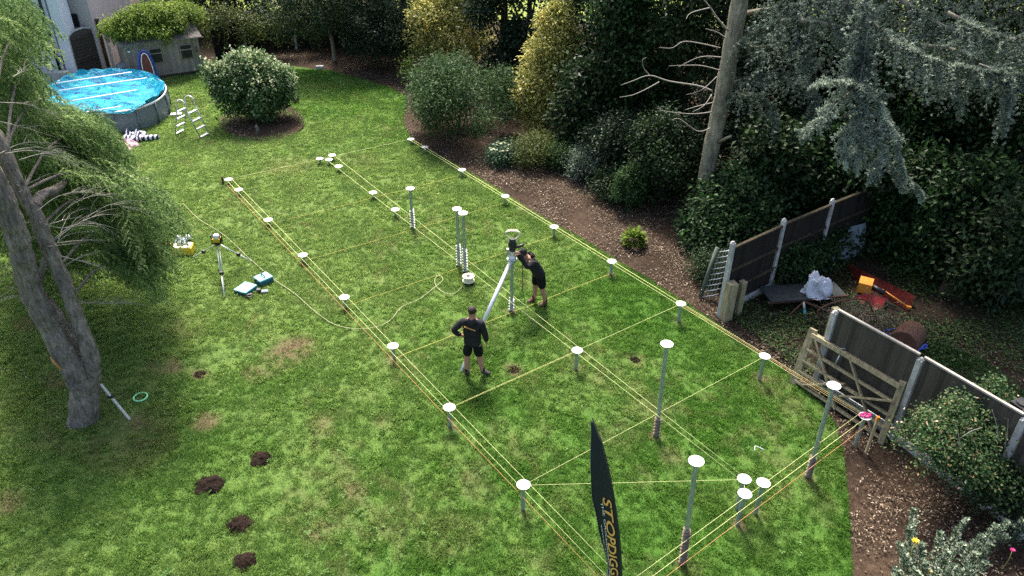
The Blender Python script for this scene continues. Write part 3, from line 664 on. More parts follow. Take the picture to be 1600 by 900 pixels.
for j in range(NA):
    a = 2*math.pi*j/NA; q = float(vnoise(math.cos(a)*4+20, math.sin(a)*4+20, 1.3)); z = PH+.05+.16*max(0, q-.35)
    extra.append(z+.10*abs(math.sin(a*7+2*math.sin(a*3))))
for i in range(NR-1):
    for j in range(NA):
        k = (j+1) % NA
        vs4 = [grid[i][j], grid[i+1][j], grid[i+1][k], grid[i][k]]
        vs4 = list(dict.fromkeys(vs4))
        if len(vs4) >= 3: bm.faces.new(vs4)
top = [bm.verts.new(((PR+.0)*math.cos(2*math.pi*j/NA), (PR+.0)*math.sin(2*math.pi*j/NA), extra[j])) for j in range(NA)]
outr = [bm.verts.new(((PR+.09)*math.cos(2*math.pi*j/NA), (PR+.09)*math.sin(2*math.pi*j/NA), extra[j]-.06-.28*max(0, float(vnoise(math.cos(2*math.pi*j/NA)*5, math.sin(2*math.pi*j/NA)*5, 1.1))-.55))) for j in range(NA)]
for j in range(NA):
    k = (j+1) % NA; a = 360*j/NA
    bm.faces.new([grid[-1][j], top[j], top[k], grid[-1][k]])
    if (a > 10 and a < 200): bm.faces.new([top[j], outr[j], outr[k], top[k]])
me = bpy.data.meshes.new('liner'); bmesh.ops.recalc_face_normals(bm, faces=bm.faces); bm.to_mesh(me); bm.free(); me.polygons.foreach_set('use_smooth', [True]*len(me.polygons)); link_mesh('liner', me, M['cyan'], pool)
for (a, b_), l in zip([((84, 131), (206, 113)), ((92, 142), (230, 122)), ((82, 163), (214, 141)), ((120, 178), (190, 166))], ['farthest', 'second farthest', 'second nearest', 'nearest']):
    A = Vector(inv(*a, pc.z+PH+.14)); B = Vector(inv(*b_, pc.z+PH+.14)); w = MB(); w.tube([A, B], .032 if l != 'nearest' else .025, 8)
    o = w.build('pool_pole', M['poolwhite']); tag(o, f'{l} of the white poles laid across the pool', 'pole', 'white poles lying across the pool')
# pool ladder
la = ga(281, 213); lb = ga(320, 209)
lrz = R(-38)
lad = thing('pool_ladder', 'silver A-frame pool ladder with curved handrails standing on the lawn', 'ladder', ((la.x+lb.x)/2, (la.y+lb.y)/2, la.z), math.atan2(lb.y-la.y, lb.x-la.x)+lrz)
hw = (lb-la).length/2+.12
for sx, nme in ((-1, 'steps'), (1, 'steps')):
    w = MB()
    foot = Vector((sx*hw, 0, 0)); topp = Vector((sx*.22, 0, 1.05))
    for y in (-.25, .25):
        w.tube([foot+Vector((0, y, 0)), topp+Vector((0, y, 0))], .022, 7)
    w.build('stile_pair', M['galv'], lad)
    for t in (.06, .34, .62, .9):
        w = MB(); p = foot.lerp(topp, t); w.box(p, (.10, .46, .035)); w.build('step', M['alu'], lad)
for y in (-.25, .25):
    w = MB(); w.tube(smooth_line([(-.22, y, 1.05), (-.2, y, 1.3), (-.08, y, 1.42), (.08, y, 1.42), (.2, y, 1.3), (.22, y, 1.05)], 4), .022, 7)
    w.build('handrail', M['alu'], lad)
P = ga(268, 180); w = MB(); w.box((0, 0, .05), (.42, .25, .05), rz=.3); w.tube([(-.2, -.1, .02), (-.5, -.4, .02)], .02, 6); o = w.build('plastic_tray', M['alu']); o.location = P+Vector((.2, .0, 0)); tag(o, 'flat pale tray lying on the grass left of the ladder', 'tray')
# towels by the pool
P = ga(231, 220); w = MB(); w.tube([(-.38, -.14, .1), (-.2, -.08, .11), (.1, .04, .11), (.38, .15, .1)], [.09, .1, .1, .09], 12); o = w.build('rolled_towel', M['stripe']); o.location = P; tag(o, 'black and white striped roll lying on the grass by the pool', 'towel')
def crumple(name, P, rx, ry, h, mat, lab, cat, seed=0, sub=4):
    bm = bmesh.new(); bmesh.ops.create_icosphere(bm, subdivisions=sub, radius=1)
    for v in bm.verts:
        n = v.co.copy(); q = .55+.9*float(vnoise(n.x*1.6+seed+n.z, n.y*1.6+seed*2-n.z, .55)); q2 = .7+.6*float(vnoise(n.y*3+seed, n.x*3+n.z*2, .5))
        v.co = Vector((n.x*rx*q, n.y*ry*q, max(n.z, -.15)*h*q*q2+.02))
    me = bpy.data.meshes.new(name); bm.to_mesh(me); bm.free(); o = link_mesh(name, me, mat); o.location = P; return tag(o, lab, cat)
crumple('crumpled_towel', ga(213, 219), .34, .3, .3, M['stripe'], 'crumpled striped towel heap beside the rolled towel', 'towel', 3)
crumple('pink_towel', ga(197, 231), .36, .26, .24, M['pinkcloth'], 'crumpled pink towel half under the cypress foliage', 'towel', 8)
# ============================================================ GROUND SCREWS AND STRINGS
def plate_mb(r=.125):
    w = MB(); w.lathe((0, 0, 0), [(0, -.012), (r-.004, -.012), (r, -.009), (r, -.001), (r-.004, .0), (0, 0)], 40)
    w.mi = 1
    for k in range(4):
        a0 = k*math.pi/2+.3
        for q in (0,):
            pts = [(r*.78*math.cos(a0+t), r*.78*math.sin(a0+t)) for t in np.linspace(0, .75, 6)]+[(r*.70*math.cos(a0+t), r*.70*math.sin(a0+t)) for t in np.linspace(.75, 0, 6)]
            w.prism(pts, Matrix.Identity(4), .0005, .0022)
    w.lathe((0, 0, 0), [(0, .0022), (.012, .0022), (.012, .0005)], 12)
    return w
def shaft_mb(L, r=.041):
    w = MB(); w.lathe((0, 0, -L), [(0, 0), (r, 0), (r, L-.03), (r*1.25, L-.03), (r*1.25, L-.012), (0, L-.012)], 18); return w
def helix_mb(z0, z1, r=.041, ro=.074, pitch=.085):
    w = MB(); n = 16; N = int((z1-z0)/pitch*n); vs_ = []; fs = []
    for i in range(N+1):
        a = 2*math.pi*i/n; z = z0+pitch*i/n; c, s = math.cos(a), math.sin(a); tp = min(1, i/8, (N-i)/8)
        R2 = r+(ro-r)*tp
        vs_ += [(r*.9*c, r*.9*s, z-.012), (R2*c, R2*s, z-.006), (R2*c, R2*s, z+.006), (r*.9*c, r*.9*s, z+.012)]
    for i in range(N):
        k = i*4
        for a, b_ in ((0, 1), (1, 2), (2, 3)): fs.append((k+a, k+b_, k+4+b_, k+4+a))
    return w.add(vs_, fs)
proto = thing('ground_screw', 'x', 'ground screw', (0, 0, 0))
pp = plate_mb().build('plate', [M['white'], M['slot']], proto); ps = shaft_mb(1.3).build('shaft', M['galv'], proto)
first = [True]
GS = 'low capped ground screws in string rows'
def stub(P, lab, soil=True):
    g = float(gz(P[0], P[1])); h = P[2]-g
    if first[0]: r, first[0] = proto, False; chs = [pp, ps]
    else:
        r = proto.copy(); COL.objects.link(r); chs = []
        for c0 in (pp, ps): c = c0.copy(); COL.objects.link(c); c.parent = r; chs.append(c)
    r.location = (P[0], P[1], g); r.rotation_euler = (0, 0, random.random()*6)
    for c in chs: c.location = (0, 0, h)
    tag(r, lab, 'ground screw', GS); return r
PX = {}
ordn = ['first', 'second', 'third', 'fourth', 'fifth', 'sixth', 'seventh', 'eighth', 'ninth']
for i, q in enumerate([(357, 280), (373, 296), (419, 343), (473, 398), (538, 464), (614, 540), (702, 636), (818, 757)]):
    PX['L', i] = inv(*q); stub(PX['L', i], ['low capped ground screw at the far left corner, wooden stake beside it', 'low capped ground screw just nearer than the far left corner'][i] if i < 2 else f'capped ground screw, {ordn[i]} from the far end of the left string row')
for i, q in enumerate([(642, 217), (664, 229.5), (722, 265), (789.5, 306), (866, 354), (956, 408), (1064, 474), (1195, 556)]):
    PX['R', i] = inv(*q); stub(PX['R', i], f'capped ground screw, {ordn[i]} from the far end of the row along the mulch border')
PX['R', 8] = inv(1352, 650); stub(PX['R', 8], 'capped ground screw with pink twine on its plate before the wooden gate')
for i, (q, l) in enumerate([((499.5, 247.5), 'leftmost of three capped ground screws clustered at the far end'), ((519, 242), 'farthest of three capped ground screws clustered at the far end'), ((514, 249), 'nearest of three capped ground screws clustered at the far end'), ((529, 259.5), 'capped ground screw just in front of the far cluster of three'),
                            ((583, 300.5), 'capped ground screw in the middle row, second beyond the far tall screw'), ((617.5, 327), 'capped ground screw in the middle row left of the far tall screw'), ((902, 547), 'capped ground screw in the middle row right of the standing man'),
                            ((1163, 748), 'upper left of three capped ground screws clustered at lower right'), ((1164, 771), 'lowest of three capped ground screws clustered at lower right'), ((1193, 754), 'rightmost of three capped ground screws clustered at lower right')]):
    PX['M', i] = inv(*q); stub(PX['M', i], l)
# tall screws: base pixel, top pixel
def tall(base, top, lab, zh, hmat, group='tall ground screws standing ready to be driven'):
    B = ga(*base); ds = [abs(0)]; z = B.z
    best = min(np.arange(0, 3.5, .01), key=lambda h: abs(projy((B.x, B.y, B.z+h))-top[1])); TP = inv(top[0], top[1], B.z+best)
    r = thing('ground_screw', lab, 'ground screw', (B.x, B.y, B.z), 0, group); lean = Vector(TP)-B
    q = lean.to_track_quat('Z', 'Y'); r.rotation_euler = q.to_euler(); L = lean.length
    a = plate_mb().build('plate', [M['white'], M['slot']], r); a.location = (0, 0, L)
    b_ = shaft_mb(L+.05).build('shaft', M['galv'], r); b_.location = (0, 0, L)
    helix_mb(.0, zh).build('helix', hmat, r); return r, L
def projy(P):
    d = np.array(P)-[0, 0, CH]; z = d@FW; return 450-FL*(d@UP)/z
tall((645, 358), (641, 294), 'tall ground screw standing alone farthest from the camera', .68, M['soiled'])
tall((717, 416), (714, 326), 'left of the two tall ground screws standing side by side', .72, M['soiled'])
tall((727, 426), (723.5, 332.5), 'right of the two tall ground screws, behind the cable reel', .78, M['soiled'])
tall((1025, 681), (1042, 537), 'tall ground screw in the middle row with soiled lower thread', .55, M['rustred'])
tall((1066, 882), (1088, 720), 'tall ground screw nearest the camera right of the flag', .95, M['rustred'])
tall((1262, 746), (1303, 602), 'tall ground screw standing before the wooden field gate', .62, M['rustred'])
mach, ML = tall((799, 486), (800, 404), 'ground screw being driven in under the drive machine', .42, M['soiled'], None)
# strings
def string(a, b_, mat, lab, grp, r=.0034, sag=0., zoff=-.02, side=0.):
    a = Vector(a); b_ = Vector(b_); d = (b_-a); n = Vector((-d.y, d.x, 0)).normalized()*side
    rr = [r*max(.9, (a.lerp(b_, t)-Vector((0, 0, CH))).length/15) for t in np.linspace(0, 1, 9)]; w = MB(); w.tube([a.lerp(b_, t)+n+Vector((0, 0, zoff-sag*4*t*(1-t))) for t in np.linspace(0, 1, 9)], rr, 5)
    return tag(w.build('guide_string', mat), lab, 'string', grp)
GY = 'lime guide strings stretched over the lawn'; GO = 'orange guide strings near the ground'; GD = 'ochre strings lying across the grass'
dirL = Vector(PX['L', 7])-Vector(PX['L', 0]); dirL.normalize()
cor = Vector(inv(970, 935)); crn = Vector(PX['L', 7])+dirL*2.75
string(PX['L', 0], crn, M['string_y'], 'inner lime string of the left row running to the flag', GY, side=.105)
string(PX['L', 0], crn, M['string_y'], 'outer lime string of the left row running to the flag', GY, side=-.06, zoff=-.03)
string(PX['L', 0], crn, M['string_o'], 'orange string low along the outside of the left row', GO, side=-.12, zoff=-.12)
string(PX['R', 0], PX['R', 8], M['string_y'], 'inner lime string of the row along the mulch border', GY, side=-.06)
string(PX['R', 0], PX['R', 8], M['string_y'], 'outer lime string of the row along the mulch border', GY, side=.06, zoff=-.03)
string(PX['R', 0], PX['R', 6], M['string_d'], 'ochre string low along the mulch border', GD, side=.15, zoff=-.1)
string(PX['R', 6], PX['R', 8], M['string_o'], 'orange string low in front of the wooden gate', GO, side=.17, zoff=-.16)
string(PX['M', 2], PX['M', 7], M['string_y'], 'left lime string of the middle row', GY, side=-.06)
string(PX['M', 1], PX['M', 7], M['string_y'], 'right lime string of the middle row', GY, side=.06, zoff=-.03)
string(crn, PX['R', 8], M['string_y'], 'inner lime string of the near end from the flag to the gate', GY, side=.12)
string(crn, PX['R', 8], M['string_y'], 'outer lime string of the near end from the flag to the gate', GY, side=-.03, r=.004)
string(crn, PX['R', 8], M['string_o'], 'orange string along the near end from the flag to the gate', GO, side=-.13, zoff=-.1)
string(PX['L', 0], PX['R', 0], M['string_y'], 'lime string across the far end of the plot', GY, zoff=-.02, side=.03)
string(PX['L', 0], PX['M', 0], M['string_d'], 'pale ochre string at the far left end beside the lime one', GD, zoff=-.06, side=-.05)
string(PX['L', 7], PX['R', 7], M['string_y'], 'lime cross string behind the flag to the border', GY, r=.0031)
string(PX['L', 7], PX['M', 7], M['string_y'], 'lime string crossing behind the flag to the lower right cluster', GY, r=.0031)
string(PX['L', 6], PX['R', 6], M['string_y'], 'lime cross string through the capped screw right of the men', GY, r=.0031)
string(PX['L', 6], PX['M', 6], M['string_d'], 'ochre string below the standing man beside the lime one', GD, zoff=-.1, side=.06)
string(PX['M', 7], PX['M', 8], M['string_y'], 'short lime string between two of the lower right screws', GY, r=.0031)
for i, l in ((2, 'farthest'), (3, 'second farthest'), (4, 'second nearest'), (5, 'nearest')):
    a = Vector(PX['L', i]); b_ = Vector(PX['R', i]); pts = []
    for t in np.linspace(0, 1, 40): p = a.lerp(b_, t); pts.append((p.x+.02*random.random(), p.y, float(gz(p.x, p.y))+.045+.015*random.random()))
    w = MB(); w.tube(pts, .0062, 4); tag(w.build('guide_string', M['string_d']), f'{l} of the ochre strings lying across the lawn between rows', 'string', GD)
# stake with twine reel at the far right corner, small stake at far left
P = Vector(PX['R', 8])
st = thing('wooden_stake', 'pale wooden stake beside the pink twine before the gate', 'stake', (P.x+.16, P.y-.18, float(gz(P.x, P.y))))
w = MB(); w.box((0, 0, .40), (.05, .05, .98)); w.build('post', M['wood_n'], st)
w = MB(); w.box((0, 0, .93), (.06, .06, .09)); w.build('painted_head', M['orange'], st)
w = MB(); w.tube([P+Vector((.11*math.cos(a)*1.0, .05*math.sin(a), .025+.012*math.sin(5*a))) for a in np.linspace(0, 6.283, 30)], .022, 7); tag(w.build('twine_reel', M['pink']), 'bright pink twine reel lying on the white plate', 'twine')
P = Vector(PX['L', 0]); w = MB(); w.box((0, 0, .1), (.05, .05, .32)); o = w.build('wooden_stake', M['rust']); o.location = (P.x-.2, P.y, float(gz(P.x, P.y))); tag(o, 'short brown stake beside the far left corner screw', 'stake')

# ============================================================ DRIVE MACHINE, TORQUE ARM
mb_ = mach.location; TOP = mb_+Vector((0, 0, ML))
mc = thing('drive_machine', 'black handheld drive machine with looped handle on the ground screw', 'machine', TOP)
w = MB(); w.lathe((0, 0, 0), [(0, .0), (.1, .0), (.1, .05), (.07, .09), (.07, .2), (.05, .22), (0, .22)], 20); w.build('gearbox', M['alu'], mc)
w = MB(); w.lathe((0, 0, .22), [(0, 0), (.075, 0), (.085, .05), (.085, .27), (.06, .33), (0, .33)], 20); w.box((.0, -.0, .42), (.2, .13, .1)); w.build('motor', M['black'], mc)
w = MB(); w.tube(smooth_line([(-.05, 0, .52), (-.16, 0, .66), (-.13, 0, .74), (.13, 0, .74), (.17, 0, .66), (.06, 0, .52)], 4), .016, 7); w.tube(smooth_line([(-.14, .0, .7), (-.1, .12, .72), (.1, .12, .72), (.14, 0, .7)], 4), .012, 6); w.build('handle', M['cream'], mc)
w = MB(); w.tube([(.05, 0, .3), (.22, .08, .32), (.28, .1, .34)], .035, 8); w.tube([(.06, .02, .14), (.24, .1, .16)], .03, 8); w.build('side_grip', M['black'], mc)
w = MB(); w.box((-.11, -.02, .18), (.06, .08, .2)); w.build('clamp', M['galv'], mc)
E_ = ga(720, 583)+Vector((0, 0, .04)); A_ = TOP+Vector((-.02, -.06, -.02))
arm = thing('torque_arm', 'long silver tube slanting from the drive machine down to the grass', 'pole', E_)
w = MB(); mid = A_.lerp(E_, .62); w.tube([A_, mid], .05, 12); w.build('upper_tube', M['alu'], arm, True)
w = MB(); w.tube([mid.lerp(A_, .04), E_], .038, 12); w.build('lower_tube', M['alu'], arm, True)
w = MB(); w.tube([mid+(A_-mid)*.02, mid-(A_-mid)*.02], .056, 12); w.build('collar', M['galv'], arm, True)
w = MB(); w.lathe(TOP+Vector((0, 0, -.1)), [(.07, 0), (.11, .02), (.11, .1), (.07, .12)], 18); w.box(TOP+Vector((-.02, -.07, -.04)), (.14, .12, .1)); w.build('clamp_head', M['galv'], arm, True)
def cable(name, px, mat, r, lab, cat, z=.03, pts3=None):
    pts = [gv(p.x, p.y, z) for p in (ga(*q) for q in px)]
    if pts3: pts = pts3+pts
    w = MB(); w.tube(smooth_line(pts, 5), r, 6); return tag(w.build(name, mat), lab, cat)
cable('power_cable', [(820, 470), (822, 486), (828, 500), (838, 508)], M['black'], .009, 'thin black cable hanging from the drive machine to the grass', 'cable', pts3=[TOP+Vector((.22, .08, .15)), TOP+Vector((.26, .06, -.3)), TOP+Vector((.27, .03, -.9))])
# ------------------------------------------------------------ cable reel and rope
P = ga(732, 443); rl = thing('cable_reel', 'small white round cable reel under the two tall ground screws', 'reel', P)
w = MB(); w.lathe((0, 0, .08), [(.05, 0), (.16, 0), (.165, .02), (.13, .03), (.13, .13), (.165, .14), (.16, .16), (.05, .16), (.05, 0)], 24); w.build('drum', M['cream'], rl)
w = MB(); w.lathe((0, 0, .1), [(.0, .14), (.05, .145), (.05, 0), (0, 0)], 16); w.build('hub', M['black'], rl)
w = MB(); w.lathe((0, 0, 0), [(0, 0), (.14, 0), (.14, .05), (.1, .08), (0, .08)], 20); w.build('base', M['black'], rl)
cable('rope', [(286, 320), (312, 345), (340, 362), (365, 382), (392, 408), (430, 440), (462, 462), (490, 487), (520, 508), (552, 516), (585, 514), (610, 503), (628, 482), (655, 470), (678, 452), (692, 440), (687, 433), (680, 438), (682, 450), (697, 461), (712, 460), (722, 450), (728, 443)], M['rope'], .0065, 'cream rope winding over the lawn from tripod to cable reel', 'rope', .05)
# ============================================================ FLAG
FY = 7.0
eL = [(925, 658), (926, 700), (928, 740), (929, 775), (932, 800), (934, 830), (936, 848), (942, 868), (948, 885), (949, 900), (950, 940), (952, 1010)]
eR = [(925.5, 657.5), (940, 694), (950, 735), (957, 772), (961, 800), (965, 830), (967, 850), (968, 868), (969, 885), (969.5, 900), (971, 940), (973, 1010)]
ga0 = ga(985, 1180)
TA = math.acos(1/1.9); P0 = at(971, 900, FY)          # the cloth hangs in an upright plane through the pole, turned by TA
FU = Vector((-math.cos(TA), math.sin(TA), 0)); FN = Vector((-math.sin(TA), -math.cos(TA), 0))
def on_cloth(px, py):
    d = Vector(ray(px, py)); return Vector((0, 0, CH))+d*((P0-Vector((0, 0, CH))).dot(FN)/d.dot(FN))
PL = [on_cloth(*q) for q in eL]; PRr = [on_cloth(*q) for q in eR]
bx = PRr[-1]; base = Vector((bx.x+.05, bx.y, float(gz(1.2, FY))))
flag = thing('feather_flag', 'tall black feather flag with gold lettering at the bottom edge', 'flag', base)
def cloth(s, t):
    """s 0..1 along the pole (top to bottom), t 0..1 from free edge to pole"""
    k = s*(len(PL)-1); i = min(int(k), len(PL)-2); f = k-i
    return PL[i].lerp(PL[i+1], f).lerp(PRr[i].lerp(PRr[i+1], f), t)+FN*(.05*math.sin(8*s+3*t)*(1-t))
NS, NT = 90, 12
w = MB(); vs_ = [cloth(i/NS, j/NT) for i in range(NS+1) for j in range(NT+1)]
w.add(vs_, [[i*(NT+1)+j, i*(NT+1)+j+1, (i+1)*(NT+1)+j+1, (i+1)*(NT+1)+j] for i in range(NS) for j in range(NT)], True); cl = w.build('cloth', M['flag'], flag, True)
sm_ = cl.modifiers.new('thick', 'SOLIDIFY'); sm_.thickness = .003
w = MB(); pp_ = [cloth(i/40, 1)+Vector((.014, 0, 0)) for i in range(41)]; pp_ = [pp_[0]+Vector((-.02, 0, .05))]+pp_+[Vector((base.x, base.y, base.z))]
w.tube(pp_, [.008+.012*i/len(pp_) for i in range(len(pp_))], 8); w.build('pole', M['black'], flag, True)
w = MB(); w.tube([cloth(i/60, .0)+Vector((-.002, -.002, 0)) for i in range(61)], .004, 4); w.build('hem', simple('grey_hem', (.12, .13, .15), .8), flag, True)
def flag_text(txt, s0, s1, t0, t1, mat, shear=.25, nme='lettering'):
    c = bpy.data.curves.new('t', 'FONT'); c.body = txt; c.size = 1; c.shear = shear; c.resolution_u = 4; c.offset = .012 if mat is M['gold'] else .0
    o = bpy.data.objects.new('t', c); COL.objects.link(o); dg = bpy.context.evaluated_depsgraph_get(); me = bpy.data.meshes.new_from_object(o.evaluated_get(dg)); bpy.data.objects.remove(o); 
    bm = bmesh.new(); bm.from_mesh(me)
    bmesh.ops.triangulate(bm, faces=bm.faces); bmesh.ops.subdivide_edges(bm, edges=[e for e in bm.edges if e.calc_length() > .3], cuts=1)
    xs = [v.co.x for v in bm.verts]; ys = [v.co.y for v in bm.verts]; xa, xb, ya, yb = min(xs), max(xs), min(ys), max(ys)
    for v in bm.verts:
        s = s0+(s1-s0)*(v.co.x-xa)/(xb-xa); t = t0+(t1-t0)*(v.co.y-ya)/(yb-ya); p = cloth(s, t)
        v.co = p+FN*.012-Vector(base)
    for f in bm.faces: f.smooth = False
    bm.to_mesh(me); bm.free(); me.name = nme; me.materials.clear(); return link_mesh(nme, me, mat, flag)
sat = lambda py: np.interp(py, [q[1] for q in eR], np.linspace(0, 1, len(eR)))
flag_text('STOPDIGGING', float(sat(776)), float(sat(1008)), .42, .9, M['gold'], .3)
flag_text('THE GROUNDSCREW COMPANY', float(sat(784)), float(sat(960)), .30, .40, M['white'], .1, 'small_lettering')
flag_text('www.stopdigging', float(sat(820)), float(sat(930)), .12, .2, M['white'], .1, 'web_lettering')

# ============================================================ TOOLS ON THE LAWN
# tripod and laser level
hd = Vector(at(328, 376, 17.2)); feet = [ga(351, 466), ga(301, 403), ga(398, 411)]
cx = sum((f_ for f_ in feet), Vector())/3
hd = Vector((cx.x, cx.y, cx.z)); bz = min(np.arange(.8, 2, .01), key=lambda h: abs(projy((cx.x, cx.y, cx.z+h))-380)); hd.z = cx.z+bz
tri = thing('survey_tripod', 'silver and black surveying tripod standing on the left lawn', 'tripod', cx)
for f_ in feet:
    d = (f_-hd); s = hd+d*.04; m_ = hd+d*.55; side = Vector((-d.y, d.x, 0)).normalized()*.03
    w = MB(); w.tube([s+side, m_+side*.8], .013, 6); w.tube([s-side, m_-side*.8], .013, 6); w.tube([m_-d*.02, f_], .02, 8); leg = w.build('leg', M['alu'], tri, True)
    w = MB(); w.box(m_, (.09, .09, .09)); w.build('clamp', M['black'], leg, True)
    w = MB(); w.tube([f_-d*.04, f_], .024, 8); w.build('foot', M['black'], leg, True)
w = MB(); w.lathe(hd+Vector((0, 0, -.04)), [(0, 0), (.07, 0), (.09, .04), (.09, .07), (0, .07)], 16); w.build('head', M['black'], tri, True)
ll = thing('laser_level', 'yellow and black laser level with white dome on the tripod', 'laser level', hd+Vector((0, 0, .04)))
w = MB(); w.box((0, 0, .06), (.2, .18, .12), bev=.015); w.build('body', M['yellow'], ll)
w = MB()
for x in (-.115, .115):
    w.tube([(x, -.05, 0), (x, -.06, .2), (x, .06, .2), (x, .05, 0)], .016, 6)
w.box((0, 0, .005), (.25, .2, .03)); w.build('guard', M['black'], ll)
w = MB(); w.lathe((0, 0, .12), [(.085, 0), (.085, .05), (.07, .09), (.04, .11), (0, .115)], 16); w.build('dome', M['poolwhite'], ll)
# tool cases
def case(a, b_, c, h, lab, handle):
    """a,b,c ground corners in the photo: near-left, near-right, far-right"""
    A = ga(*a); B = ga(*b_); Cc = ga(*c); W_ = (B-A).length; D_ = (Cc-B).length; ang = math.atan2(B.y-A.y, B.x-A.x)
    t = thing('tool_case', lab, 'tool case', A, ang)
    w = MB(); w.box((W_/2, D_/2, h*.36), (W_, D_, h*.7), bev=.015); w.build('case_body', M['teal_d'], t)
    w = MB(); w.box((W_/2, D_/2, h*.86), (W_*1.01, D_*1.01, h*.28), bev=.015); l = w.build('lid', M['teal_l'], t)
    if handle:
        w = MB(); w.tube([(W_*.25, D_/2, h), (W_*.27, D_/2, h+.05), (W_*.73, D_/2, h+.05), (W_*.75, D_/2, h)], .014, 6); w.build('handle', M['black'], t)
    w = MB()
    for x in (.25, .75): w.box((W_*x, -.012, h*.66), (.05, .02, .06))
    w.build('latch', M['black'], t); return t
case((366, 459), (385, 465), (406, 453), .13, 'wide flat teal tool case with pale lid on the lawn', False)
case((397, 441), (408, 449), (429, 441), .17, 'smaller teal tool case with black carry handle', True)
P = ga(390, 464); w = MB(); w.box((0, 0, .05), (.16, .08, .08), rz=.5, bev=.01); w.tube([(-.08, -.06, .05), (.04, -.1, .04), (.1, .0, .05)], .03, 7); o = w.build('charger', M['black']); o.location = P; tag(o, 'small black charger beside the wide flat tool case', 'charger')
P = ga(409, 457); w = MB(); w.box((-.07, .0, .06), (.11, .11, .09), rz=.3, bev=.015); w.mi = 1; w.box((.09, -.02, .05), (.17, .12, .05), rz=.2, bev=.01); w.mi = 0; w.box((.09, -.02, .015), (.18, .13, .03), rz=.2); o = w.build('battery_pack', [M['black'], M['greyp']]); o.location = P; tag(o, 'small grey battery packs lying right of the wide tool case', 'battery')
# yellow site radio
P = ga(288, 396); rd = thing('site_radio', 'cream and yellow box tool with dark recess beside the cypress', 'radio', P, .15)
w = MB(); w.box((0, 0, .13), (.52, .34, .22), bev=.05); w.build('body', M['yellow'], rd)
w = MB(); w.box((0, 0, .245), (.46, .30, .05), bev=.02); w.build('top_frame', M['cream'], rd)
w = MB(); w.box((0, .03, .275), (.26, .12, .03)); w.build('recess', M['black'], rd)
P = ga(283, 383); pk = thing('battery_charger', 'grey flat tool with two white ends behind the yellow box', 'charger', P, .12)
w = MB(); w.box((0, 0, .07), (.3, .42, .13), bev=.02); w.build('body', M['greyp'], pk)
for x in (-.12, .14):
    w = MB(); w.box((x, .27, .1), (.14, .14, .12), bev=.02); w.build('end_cap', M['poolwhite'], pk)
for q, l in (((262, 384), 'orange plastic wedge on the grass left of the radio'), ((233, 396), 'orange plastic piece under the cypress edge')):
    P = ga(*q); w = MB(); w.box((0, 0, .05), (.26, .09, .06), rz=.1, bev=.015); o = w.build('plastic_wedge', M['orange']); o.location = P; tag(o, l, 'wedge')
# green ring, levelling staff
P = ga(220, 622); w = MB(); w.tube([(.135*math.cos(a), .135*math.sin(a), .03) for a in np.linspace(0, 6.283, 41)], .02, 8, False); o = w.build('hose_ring', M['greenring']); o.location = P; tag(o, 'mint green ring lying on the grass right of the trunk', 'ring')
F = ga(203, 656); T_ = Vector(at(157, 600, F.y+.12))
sf = thing('levelling_staff', 'silver levelling staff leaning against the foot of the cypress trunk', 'staff', F)
w = MB(); w.beam(F+Vector((0, 0, .01)), T_, .05, .035, up=(0, 1, 0)); w.build('staff_tube', M['alu'], sf, True)
m_ = F.lerp(T_, .66); w = MB(); w.box(m_, (.11, .08, .05), rz=0); w.build('clamp', M['black'], sf, True)
P = ga(1185, 705); w = MB(); w.tube(smooth_line([(-.1, -.06, .07), (-.07, .06, .08), (.0, .05, .07), (.1, -.03, .07)], 4), .006, 5); o = w.build('white_offcut', M['poolwhite']); o.location = P; tag(o, 'thin white bent offcut on the grass above the lower right cluster', 'offcut')
# ============================================================ RIGHT-HAND FENCE AND GATE
def fpost(P, H_, lab, w_=.11, mat='conc', name='concrete_post', rz=0):
    w = MB(); w.box((0, 0, H_/2-.1), (w_, w_, H_+.2), bev=.01); w.lathe((0, 0, H_-.02), [(w_*.6, 0), (w_*.62, .03), (w_*.3, .07), (0, .08)], 4) if mat == 'conc' else None
    o = w.build(name, M[mat]); o.location = P; o.rotation_euler = (0, 0, rz); return tag(o, lab, 'post')
PA = [Vector((5.32, 16.28, -.57)), Vector((6.93, 17.55, -.55)), Vector((8.6, 18.78, -.52)), Vector((10.3, 20.0, -.5))]
ZA = 1.58
for i, l in ((0, 'white concrete post at the garden end of the dark fence'), (1, 'second white concrete post of the shaded fence, leaves at its foot'), (2, 'third and farthest white concrete post of the shaded fence')):
    fpost(PA[i], ZA-PA[i].z, l, rz=.65)
for i in range(3):
    a, b_ = PA[i], PA[i+1]; L = (b_-a).length; ang = math.atan2(b_.y-a.y, b_.x-a.x)
    t = thing('board_fence', ['dark fence panel nearest the leaning mesh roll', 'dark fence panel between the second and third white posts', 'dark fence panel vanishing into the hedge'][i], 'fence', (a.x, a.y, a.z), ang, 'shaded fence panels along the yard')
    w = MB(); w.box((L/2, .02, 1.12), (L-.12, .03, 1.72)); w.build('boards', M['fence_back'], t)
    w = MB(); w.box((L/2, 0, 2.0), (L-.1, .08, .05)); w.build('top_rail', M['barkd'], t)
    w = MB(); w.box((L/2, -.03, .75), (L-.12, .05, .07)); w.box((L/2, -.03, 1.35), (L-.12, .05, .07)); w.build('cross_rail', M['barkd'], t)
    w = MB(); w.box((L/2, 0, .12), (L-.14, .06, .26)); w.build('gravel_board', M['conc'], t)
P = ga(1133, 500); fpost(P, 1.12, 'thick weathered timber post standing before the first white post', .24, 'wood', 'timber_post', .3)
P = ga(1146, 497); fpost(P+Vector((.1, .1, 0)), 1.05, 'second weathered timber sleeper close behind the thick post', .16, 'wood', 'timber_post', .5)
